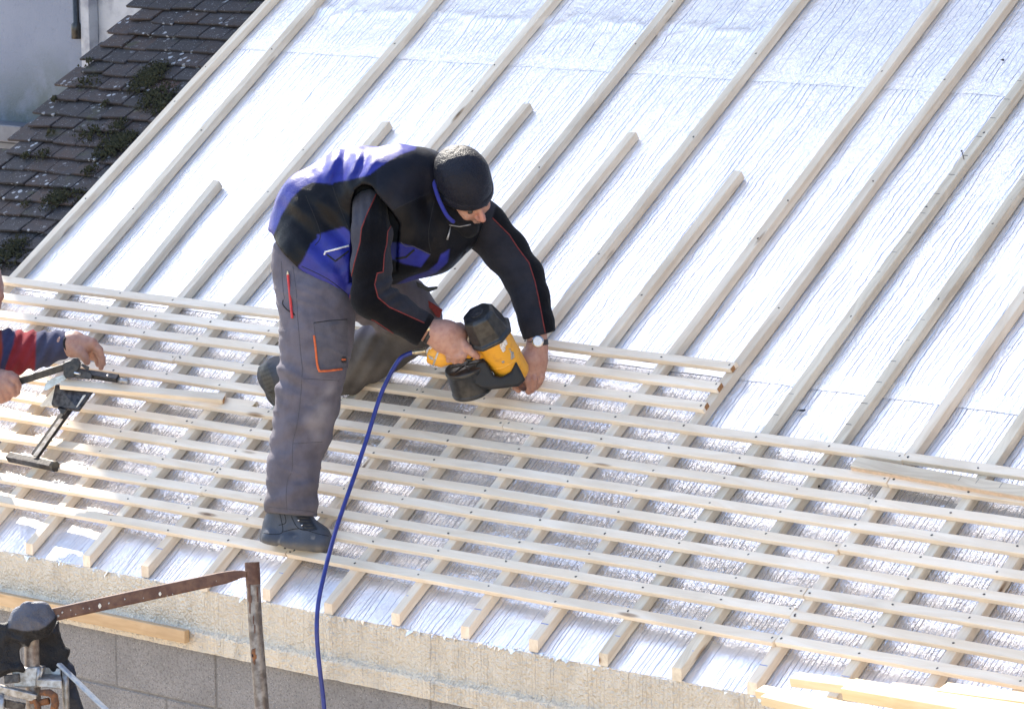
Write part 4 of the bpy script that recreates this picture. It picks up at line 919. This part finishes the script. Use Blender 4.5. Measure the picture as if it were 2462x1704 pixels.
# ---- air hose
hz = [(991, 847.5, 13.83), (978, 852, 13.83), (962, 862, 13.825), (945, 887, 13.82), (929, 918, 13.81), (917, 945, 13.80), (903.6, 984, 13.785), (884, 1048, 13.76), (866, 1102, 13.73), (850, 1150, 13.70), (834, 1195, 13.66), (820, 1236, 13.61), (808, 1272, 13.55), (797, 1310, 13.49), (787, 1348, 13.44), (777, 1390, 13.40), (768, 1432, 13.38), (763, 1470, 13.37), (761.5, 1512, 13.36), (764, 1560, 13.36), (769, 1610, 13.36), (774, 1650, 13.36), (780, 1710, 13.36), (790, 1850, 13.36), (800, 2300, 13.3)]
mb = MB(); mb.loft(spline([P(*q) for q in hz], 6), .0078, 14); ho = mb.build('air_hose', M['hose'], None, True); tag(ho, 'blue air hose hanging from the nail gun down over the eave', 'hose')
# ================================================================== batten cutter on the left
cut = empty('batten_cutter', P(75, 1100, 14.85), 'black steel lever cutter standing on a T shaped foot on the battens', 'cutter')
def bar(name, a, b, w, h, mat, up=(0, 0, 1), parent=cut, bevel=.002):
    a, b = np.asarray(a), np.asarray(b); t = (b - a) / np.linalg.norm(b - a); up = np.asarray(up, float); up = up - t * (up @ t); up /= np.linalg.norm(up); s = np.cross(t, up)
    mb = MB(); mb.box(a - s * w / 2 - up * h / 2, b - a, s * w, up * h); return mb.build(name, mat, parent, bevel=bevel)
def R3(x, y, n): u, v = onroof(x, y, n); return RF(u, v, n)
bar('foot_bar', R3(22, 1098, .014), R3(128, 1120, .014), .030, .028, M['worn'], N)
mb = MB(); e1 = R3(128, 1120, .014); e2 = R3(134, 1121.5, .014); mb.loft([e1, e2], .021, 8, rot=.39); mb.build('end_plug', M['plastic'], cut)
bar('leg', R3(84, 1096, .020), R3(172, 972, .055), .026, .026, M['blacksteel'], N)
mb = MB(); q1, q2 = R3(84, 1096, .0335), R3(172, 972, .0685); t_ = (q2 - q1); s_ = np.cross(t_ / np.linalg.norm(t_), N) * .024; mb.box(q1 - s_ / 2, t_ * .72, s_, N * .0012); mb.build('leg_top_strip', M['galv'], cut)  # lighter strip along the top of the leg
zc = 14.78
mb = MB(); mb.prism([(136, 928), (230, 937), (192, 989), (184, 990), (128, 979), (126, 975)], [14.80, 14.76, 14.74, 14.74, 14.80, 14.80], N * .010); mb.build('bed_plate', M['worn'], cut, bevel=.002)
mb = MB(); mb.prism([(200, 952), (206.5, 950), (187, 977), (184, 979)], [14.735, 14.733, 14.722, 14.722], N * .003); mb.build('slot', M['pale'], cut)
mb = MB(); mb.prism([(136, 930), (140, 932), (131, 977), (98, 978), (97, 976)], [14.80, 14.80, 14.80, 14.85, 14.85], N * .004); mb.build('lit_plate_side', M['pale'], cut)  # lit side of the plate, the light put into its pale colour
mb = MB(); mb.prism([(138, 980), (162, 984), (152, 998), (146, 993)], 14.76, RW[2] * .03); mb.build('leg_socket', M['blacksteel'], cut, bevel=.002)
bar('rail', P(186, 895, 14.82), P(284, 910, 14.74), .026, .022, M['blacksteel'], N)
mb = MB(); mb.loft([P(282, 913, 14.75), P(308, 917, 14.72)], .010, 10); mb.build('rail_pin', M['galv'], cut, True)
mb = MB(); b0 = P(259, 903, 14.735); mb.loft([b0, b0 + N * .004], .0042, 6); mb.build('rail_bolt', M['steel'], cut)
bar('lever', P(20, 926, 14.78), P(176, 875, 14.76), .016, .026, M['blacksteel'], (0, 0, 1))
mb = MB(); mb.prism([(152, 872), (170, 866), (178, 860), (186, 861), (194, 874), (188, 890), (176, 908), (158, 910), (152, 900)], 14.74, RW[2] * .04); mb.build('pivot_block', M['blacksteel'], cut, bevel=.003)
mb = MB(); mb.prism([(166, 884), (178, 882), (196, 889), (216, 893), (222, 902), (220, 912), (176, 908)], 14.76, RW[2] * .03); mb.build('yoke', M['orangerust'] if False else M['worn'], cut, bevel=.003)
mb = MB(); mb.prism([(192, 876), (198, 874), (214, 882), (212, 890), (206, 888)], 14.74, RW[2] * .02); mb.build('catch', M['blacksteel'], cut, bevel=.002)
mb = MB(); mb.loft([P(178, 896, 14.735), P(194, 899, 14.735)], .0045, 10); mb.build('pivot_bolt', M['steel'], cut, True)
mb = MB(); mb.prism([(106, 936), (108, 926), (114, 917), (126, 909), (154, 900), (162, 910), (150, 917), (132, 927), (114, 938), (108, 939)], 14.765, RW[2] * .006); mb.build('curved_blade', M['blade'], cut, bevel=.001)
mb = MB(); mb.loft([P(30, 921, 14.78), P(38, 919, 14.78)], .016, 10); mb.build('red_collar', M['red'], cut, True)
# the batten being cut and the offcut beside it
def lay(name, a, b, w, t, mat, label, up=N, cat='batten', end=None):
    a, b = np.asarray(a), np.asarray(b); L = np.linalg.norm(b - a); x = (b - a) / L; z = up - x * (up @ x); z /= np.linalg.norm(z); y = np.cross(z, x)
    me = stick(name, L, w, t, skew=(0, .2)); me.materials.append(mat); o = bpy.data.objects.new(name, me); COL.objects.link(o)
    m = Matrix.Identity(4)
    for i in range(3): m[i][0], m[i][1], m[i][2], m[i][3] = x[i], y[i], z[i], a[i]
    o.matrix_world = m; tag(o, label, cat)
    if end is not None:
        mb = MB(); mb.box((L + .0004 - .002, -w/2 + .0012, -t + .0012), (.0026, 0, 0), (0, w - .0024, 0), (0, 0, t - .0024)); link('cut_end', mb.mesh('cut_end'), end, o, Matrix.Identity(4))
    return o
lay('loose_batten', P(146, 917, 14.76), R3(539, 953, .020), .038, .021, M['batten'], 'loose batten clamped in the black cutter, orange cut end pointing at the worker', end=M['endgrain'])
u_, v_ = onroof(330, 935, -.001); u2, v2 = onroof(610, 972, -.001)
lay('offcut_batten', RF(u_, v_, .0005), RF(u2, v2, .0005), .034, .020, M['batten'], 'short batten offcut lying loose between two rows below the cutter', end=M['fresh'])
# ================================================================== the second worker at the left edge
w2 = empty('person', R3(-120, 960, 0), 'second worker at the picture edge in a navy and red striped sweater', 'person')
sw = SDF(.03, lambda p, x, y, z: .004 * vnoise(p * 20) + .006 * np.sin(x * .21 + (y - 840) * .12 + 2 * vnoise(p * 8)) * np.clip((170 - x) / 60, 0, 1) + .002 * vnoise(p * 50))
sw.chain((-150, 815, 15.02, 92), (-70, 842, 14.98, 68), (20, 848, 14.95, 52), (90, 841, 14.92, 42), (140, 830, 14.90, 32), (172, 824, 14.88, 27))
W2H = np.array([-2.42, .22, .80]); sh_ = P(-150, 790, 15.02); seg(sw, sh_, (sh_ + W2H) / 2 + np.array([-.03, 0, .08]), .155, .175, .06); seg(sw, (sh_ + W2H) / 2 + np.array([-.03, 0, .08]), W2H, .175, .15, .06); sw.chain((-190, 800, 14.95, 80), (-150, 900, 14.80, 58), (-60, 930, 14.74, 40), (-38, 932, 14.74, 34), k=.04)
sw.cut = lambda p, x, y, z: np.maximum((x - (158 + (y - 800) * .12)) * .00155, -1)
RED2 = [(40, 780), (91, 780), (88, 850), (84, 890), (36, 930), (4, 930), (14, 880), (32, 830)]
RED3 = [(-60, 760), (4, 780), (6, 850), (-10, 930), (-80, 930)]
body('sweater', sw, .0065, M['fleece'], w2, blend((.040, .040, .088), (RED2, (.21, .026, .034)), (RED3, (.20, .04, .028)), ([(88, 780), (180, 780), (180, 900), (84, 900)], (.060, .062, .105))))
BV['sweat'] = BV['sweater']
piping('cuff_edge', [(168, 801), (157, 812), (154, 828), (162, 846)], ['sweat'], .0045, M['darkseam'], w2, smooth=True)
zz = 14.88
hand('hand', [([(150, 826, zz, 24), (178, 824, zz, 26), (204, 828, zz - .01, 21)], .02), ([(178, 836, zz, 24), (198, 842, zz, 17)], .02),
    ([(206, 822, zz - .01, 15), (222, 824, zz - .02, 11.5), (238, 841, zz - .02, 9.5), (245, 862, zz - .01, 8), (243, 884, zz, 6.5)], .007),
    ([(208, 826, zz + .01, 14), (226, 832, zz + .01, 11), (240, 852, zz + .01, 9), (248, 874, zz + .02, 7)], .006),
    ([(204, 832, zz + .03, 13), (222, 840, zz + .05, 10), (232, 858, zz + .05, 8.5), (236, 876, zz + .05, 7)], .006),
    ([(200, 834, zz + .045, 12), (214, 844, zz + .06, 9), (222, 860, zz + .06, 7.5)], .006),
    ([(182, 838, zz - .025, 16), (194, 846, zz - .035, 12), (203, 857, zz - .035, 10), (209, 869, zz - .03, 9)], .008)], .0028, parent=w2, tone=(.40, .22, .16))
zr = 14.75
hand('hand', [([(-50, 930, zr, 30), (-20, 928, zr, 33), (8, 922, zr, 30)], .02), ([(0, 940, zr, 30), (18, 930, zr, 22)], .02),
    ([(14, 905, zr - .02, 13), (34, 912, zr - .02, 11), (42, 926, zr - .01, 9.5), (40, 942, zr, 8.5), (36, 948, zr + .01, 7.5)], .006),
    ([(14, 920, zr - .025, 13), (26, 930, zr - .025, 11), (30, 944, zr - .01, 9.5), (22, 950, zr + .01, 8)], .006),
    ([(6, 934, zr - .025, 13), (16, 944, zr - .02, 11), (18, 955, zr - .005, 9), (10, 958, zr + .01, 8)], .006),
    ([(-4, 946, zr - .02, 12), (4, 955, zr - .015, 10), (4, 962, zr, 8)], .006),
    ([(4, 900, zr + .03, 13), (26, 902, zr + .045, 10), (40, 908, zr + .04, 8)], .008)], .0028, parent=w2, tone=(.36, .20, .15))
h2 = SDF(.03); h2.chain((-72, 672, 15.02, 76), (-68, 694, 15.02, 74)); h2.chain((-52, 712, 14.99, 58), (-40, 735, 14.98, 40), k=.04); h2.chain((-90, 720, 15.03, 62), (-120, 790, 15.03, 66), k=.04)
h2.chain((-8, 700, 14.97, 14), (0, 712, 14.97, 11), k=.015); h2.chain((-30, 752, 14.95, 22), (-34, 760, 14.95, 18), k=.02); h2.chain((-80, 706, 14.90, 14), (-80, 722, 14.90, 12), k=.01)
body('body', h2, .005, M['skin'], w2, blend((.34, .18, .13), (lambda co, x, y, z: np.clip((690 - y) / 40, 0, 1) * np.clip((-15 - x) / 30, 0, 1) * .6, (.10, .08, .075))))
lg = SDF(.04, lambda p, x, y, z: .006 * vnoise(p * 14))
for s_ in (0, 1):
    hp_ = W2H + np.array([-.16 * s_, .10 * s_, 0]); kn_ = hp_ + np.array([.05, -.02, -.42]); an_ = RF(hp_[0] - .03, (hp_[1] + .0) / .809, .05)
    seg(lg, hp_, kn_, .105, .080, .04); seg(lg, kn_, an_, .078, .062, .03)
body('trousers', lg, .009, M['cloth'], w2, (.06, .06, .08))
# ================================================================== scaffold in front of the eave
post = empty('scaffold_post', P(630, 2400, 13.36), 'rusty scaffold post with open top standing in front of the eave', 'scaffold post')
pts = [P(606, 1352, 13.36), P(607, 1372, 13.36), P(614, 1500, 13.36), P(630, 1704, 13.36), P(650, 2100, 13.36), P(670, 2600, 13.36)]
mb = MB(); mb.loft(pts, .0242, 24, caps=False); mb.loft([p_ + (0, 0, 0) for p_ in pts], .0205, 24, caps=False)
r24 = [(k, (k + 1) % 24) for k in range(24)]; b0 = 6 * 24
mb.f.extend([(k, k2, b0 + k2, b0 + k) for k, k2 in r24]); mb.build('tube', simple('post_tube', (.27, .25, .235), (.13, .11, .10), 36., .5, .55, .0006, 200.), post, True)
mb = MB(); mb.loft([P(606, 1351, 13.36), P(607.5, 1378, 13.36), P(609, 1404, 13.36)], [.0251, .0256, .0249], 24, caps=False); mb.build('rusty_collar', M['rust'], post, True)
BV['post'] = BVHTree.FromPolygons([tuple(v.co) for v in bpy.data.objects['tube'].data.vertices], [tuple(p.vertices) for p in bpy.data.objects['tube'].data.polygons])
for pl in ([(594, 1405), (602, 1404), (605, 1440), (601, 1480), (597, 1440)], [(605, 1560), (614, 1556), (617, 1580), (612, 1600), (606, 1588)], [(617, 1408), (621, 1410), (621, 1450), (618, 1440)], [(608, 1480), (612, 1470), (614, 1520), (610, 1530)]): patch('rust_stain', pl, ['post'], M['orangerust'] if pl[0][1] > 1500 else M['rust'], post, .0006, 2.5)
qh = onsurf(609, 1575, ['post'], .001); mb = MB(); dv = qh - CAM; dv /= np.linalg.norm(dv); mb.loft([qh - dv * .0012, qh + dv * .002], .0055, 14); mb.build('hole', M['darkseam'], post)
rail = empty('guard_rail', P(350, 1420, 13.36), 'rusty brown flattened guard rail sloping down to the cloth wrapped post', 'guard rail')
ra = [P(593, 1380, 13.345), P(582, 1379, 13.345), P(566, 1382, 13.345), P(540, 1388, 13.345), P(330, 1433, 13.345), P(110, 1481, 13.345)]
mb = MB(); ringf = [(math.cos(2 * math.pi * k / 12) * .42, math.sin(2 * math.pi * k / 12)) for k in range(12)]
ringq = [(.34, .9), (.42, .75), (.42, -.75), (.34, -.9), (.2, -1), (-.2, -1), (-.34, -.9), (-.42, -.75), (-.42, .75), (-.34, .9), (-.2, 1), (.2, 1)]
mb.loft(ra, [.011, .012, .017, .021, .0225, .0225], 12, ring=ringq, up=RW[2]); mb.build('bar', M['rust'], rail, bevel=.001)
BV['rail'] = BVHTree.FromPolygons([tuple(v.co) for v in bpy.data.objects['bar'].data.vertices], [tuple(p.vertices) for p in bpy.data.objects['bar'].data.polygons])
for cx_, cy_, r_ in ((385, 1427, 5), (402, 1432, 2), (415, 1428, 2), (300, 1440, 2.5), (240, 1456, 6), (262, 1450, 3), (150, 1472, 3), (170, 1466, 2), (140, 1480, 4), (200, 1462, 2), (520, 1396, 1.6), (182, 1476, 2), (215, 1462, 2.5), (345, 1437, 2)):
    patch('paint_splash', [(cx_ + r_ * math.cos(t) * .7, cy_ + r_ * math.sin(t) * 1.1) for t in np.linspace(0, 5.6, 7)], ['rail'], M['pale'] if r_ > 4 else M['chipped'], rail, .0006, 1.4)
# second post with its coupler
fr_ = empty('scaffold_tower', P(80, 2400, 13.4), 'galvanised scaffold upright with couplers and braces at the bottom corner', 'scaffold')
zf = 13.40
mb = MB(); mb.loft([P(75, 1475, zf), P(76, 1540, zf), P(78, 1605, zf), P(82, 1720, zf), P(100, 2400, zf)], .0255, 22); mb.build('upright', simple('weathered_tube', (.30, .26, .23), (.16, .12, .10), 40., .5, .5, .0006, 200.), fr_, True)
mb = MB(); mb.prism([(27, 1607), (60, 1604), (92, 1602), (104, 1603), (104, 1612), (92, 1650), (60, 1652), (32, 1651), (29, 1630)], zf - .035, RW[2] * .07); mb.build('coupler', M['galv'], fr_, bevel=.004)
mb = MB(); mb.loft([P(94, 1603, zf - .03), P(92, 1625, zf - .03), P(89, 1652, zf - .03)], .009, 12); mb.build('coupler_rib', M['galv'], fr_, True)
mb = MB(); mb.prism([(9, 1622), (46, 1619), (47, 1640), (10, 1643)], zf - .06, RW[2] * .03); mb.build('bolt_head', M['worn'], fr_, bevel=.003)
mb = MB(); mb.hexa([P(88, 1632, zf - .06), P(149, 1634, zf - .06), P(149, 1656, zf - .06), P(88, 1650, zf - .06), P(104, 1618, zf + .05), P(147, 1621, zf + .05), P(147, 1640, zf + .05), P(104, 1640, zf + .05)]); mb.build('ledger_bracket', M['galv'], fr_, bevel=.003)
mb = MB(); mb.prism([(104, 1603), (146, 1606), (146, 1622), (106, 1620)], zf + .04, RW[2] * .01); mb.build('back_plate', M['galv'], fr_, bevel=.002)
mb = MB(); mb.loft([P(157, 1612, zf), P(158, 1650, zf), P(160, 1720, zf), P(170, 2300, zf)], .0115, 14); mb.build('stay_tube', M['galv'], fr_, True)
bar('brace', P(141, 1595, zf - .03), P(262, 1712, zf - .15), .022, .010, simple('blue_grey_steel', (.24, .29, .38), (.34, .38, .44), 60., .4, .6), -RW[1], fr_, .002)
bar('lower_ledger', P(-60, 1640, zf - .06), P(88, 1676, zf - .05), .03, .026, M['galv'], (0, 0, 1), fr_, .003)
bar('lower_flange', P(-60, 1672, zf - .05), P(60, 1700, zf - .05), .012, .03, M['worn'], (0, 0, 1), fr_, .003)
mb = MB(); mb.loft([P(4, 1668, zf - .07), P(6, 1730, zf - .07)], .009, 12); mb.build('prop', M['galv'], fr_, True)
mb = MB(); cpt = [P(76 + 26 * math.cos(a) * 1.0, 1694 + 30 * math.sin(a), zf - .06) for a in np.linspace(-1.5, 1.6, 9)]; mb.loft([P(98, 1664, zf - .06), P(118, 1664, zf - .07), P(130, 1672, zf - .07), P(133, 1690, zf - .07), P(128, 1715, zf - .06)], [.010, .013, .014, .014, .013], 12); mb.build('rusty_clamp', M['orangerust'], fr_, True)
mb = MB(); mb.loft([P(74, 1686, zf - .05), P(84, 1684, zf - .06), P(90, 1695, zf - .06), P(88, 1715, zf - .05)], [.008, .010, .010, .01], 10); mb.loft([P(96, 1688, zf - .05), P(118, 1684, zf - .06)], .012, 10); mb.build('rusty_hook', M['orangerust'], fr_, True)
# ---- cloth hung over the post
cd = SDF(.014, lambda p, x, y, z: .016 * vnoise(p * 22) - .012 * np.clip(1 - np.abs(vnoise(p * 13 + 7)) * 5, 0, 1) + .003 * vnoise(p * 60))
cd.chain((58, 1486, 13.34, 26), (82, 1472, 13.33, 24), (104, 1472, 13.33, 22), (118, 1482, 13.33, 16)); cd.chain((52, 1500, 13.34, 20), (80, 1502, 13.33, 24), (110, 1494, 13.33, 18))
cd.ext([(36, 1498), (40, 1478), (58, 1462), (84, 1449), (104, 1449), (120, 1458), (131, 1466), (131, 1482), (118, 1500), (94, 1513), (60, 1515), (36, 1510)], 13.335, .018, .014)
cd.ext([(-40, 1490), (0, 1500), (30, 1507), (60, 1514), (94, 1512), (118, 1499), (132, 1478), (134, 1486), (122, 1512), (96, 1532), (70, 1540), (52, 1560), (56, 1608), (20, 1612), (-10, 1620), (-60, 1640), (-60, 1490)], 13.345, .012, .012)
cd.ext([(90, 1530), (120, 1510), (138, 1496), (142, 1530), (154, 1556), (167, 1564), (166, 1576), (162, 1582), (172, 1610), (186, 1650), (200, 1720), (160, 1720), (150, 1620), (110, 1610), (92, 1600)], 13.46, .012, .012)
cdo = body('hung_jacket', cd, .0048, M['knit'], None, blend((.016, .016, .019), ([(20, 1440), (140, 1440), (132, 1484), (112, 1504), (92, 1514), (56, 1516), (20, 1508)], (.10, .105, .135)), ([(164, 1590), (200, 1590), (220, 1730), (160, 1730)], (.03, .034, .05))))
tag(cdo, 'dark jacket and grey glove hung over the scaffold upright', 'jacket')
# ---- timber fixed along the eave, left
tim = MB(); a0, a1 = np.array([-2.9, -.176, -.355]), np.array([-.665, -.176, -.355]); tim.box(a0, a1 - a0, (0, .025, 0), (0, 0, .047)); to = tim.build('eave_timber', M['orangewood'], None, bevel=.003); tag(to, 'square timber fixed along the foil eave at left, ending mid wall', 'timber')
# ================================================================== stack of fresh battens, bottom right
G = 'fresh battens stacked at the eave on the right'
def st(xa, ya, za, xb, yb, zb, w, t, lab, mat=None):
    o = lay('stacked_batten', P(xa, ya, za), P(xb, yb, zb), w, t, mat or M['fresh'], lab, up=np.array([0, -.25, 1.]))
    o['group'] = G; return o
st(1908, 1622, 11.98, 2600, 1720, 11.25, .046, .030, 'bright fresh batten at the back of the stack, longest toward the left')
st(1826, 1652, 11.92, 2600, 1812, 11.10, .046, .026, 'bright fresh batten starting beside the last counter batten end')
st(1836, 1668, 11.86, 2600, 1838, 11.04, .034, .030, 'front batten of the sunlit stack, nearest the eave flashing')
st(2040, 1642, 11.80, 2640, 1745, 11.15, .075, .040, 'wide bright plank on top of the sunlit stack')
st(2266, 1648, 11.72, 2660, 1700, 11.32, .060, .030, 'pinkish plank at the right end of the sunlit stack')
st(2140, 1644, 11.98, 2262, 1660, 11.86, .040, .020, 'short dull offcut lying behind the sunlit stack', M['batten'])
# ---- bits and pieces
nl = empty('loose_nail', P(2312, 372, 14.0), 'bent nail sticking out of a weathered counter batten', 'nail')
uu, vv = onroof(2317.5, 383, -.02); n0 = RF(uu, vv, -.021); n1 = n0 + .034 * N + .006 * V
mb = MB(); mb.loft([n0, (n0 + n1) / 2 + .001 * U, n1], .0016, 8); mb.build('shank', M['worn'], nl, True)
mb = MB(); mb.loft([n1, n1 + .0015 * N], .0042, 10); mb.build('head', M['worn'], nl, True)
def scrap(px, py, s, lab, n=-.052):
    u, v = onroof(px, py, n); mb = MB(); vs = []
    for i in range(6):
        t = i / 5; vs += [RF(u + s * (t - .5), v + .35 * s * t * t - .004 * math.sin(3 * t), n + .004 + .004 * math.sin(5 * t)), RF(u + s * (t - .5), v + .35 * s * t * t + .004 * math.sin(3.1 * t) + .001, n + .006)]
    mb.add(vs, [(2 * i, 2 * i + 2, 2 * i + 3, 2 * i + 1) for i in range(5)]); o = mb.build('scrap', M['paper'], None); m = o.modifiers.new('t', 'SOLIDIFY'); m.thickness = .001; tag(o, lab, 'scrap')
scrap(1925, 991, .030, 'curled dark scrap lying on the foil between two counter battens')
scrap(2410, 148, .014, 'tiny dark scrap on the foil near the upper right corner')
scrap(1965, 1172, .018, 'small dark scrap caught beside a batten row at right')
# ------------------------------------------------------------------ camera, sky, sun
cam = bpy.data.cameras.new('camera'); co = bpy.data.objects.new('camera', cam); COL.objects.link(co)
cam.sensor_width = 36.; cam.sensor_fit = 'HORIZONTAL'; cam.lens = F / 2462 * 36; cam.clip_end = 2000; cam.clip_start = .1
mw = Matrix.Identity(4)
for i in range(3): mw[i][0], mw[i][1], mw[i][2], mw[i][3] = RW[0][i], -RW[1][i], -RW[2][i], CAM[i]
co.matrix_world = mw; sc.camera = co
w = bpy.data.worlds.new('World'); sc.world = w; w.use_nodes = True; nt = w.node_tree
sky = nt.nodes.new('ShaderNodeTexSky'); sky.sky_type = 'NISHITA'; sky.sun_disc = False
elev = math.asin(SUN[2]); az = math.atan2(SUN[0], SUN[1])
sky.sun_elevation = elev; sky.sun_rotation = az; sky.air_density = 1.0; sky.dust_density = 1.25; sky.ozone_density = 1.0
bg = nt.nodes['Background']; bg.inputs['Strength'].default_value = .15; nt.links.new(sky.outputs[0], bg.inputs[0])
sl = bpy.data.lights.new('sun', 'SUN'); so = bpy.data.objects.new('sun', sl); COL.objects.link(so)
sl.energy = 4.5; sl.angle = math.radians(.5); sl.color = (1., .93, .82)
so.rotation_euler = Vector(SUN).to_track_quat('Z', 'Y').to_euler(); so.location = (0, 0, 12)
vs_ = sc.view_settings; vs_.view_transform = 'Standard'; vs_.look = 'None'; vs_.gamma = 1.; vs_.use_curve_mapping = False; vs_.exposure = EXPOSURE
sc.cycles.max_bounces = 8; sc.cycles.sample_clamp_indirect = 6.
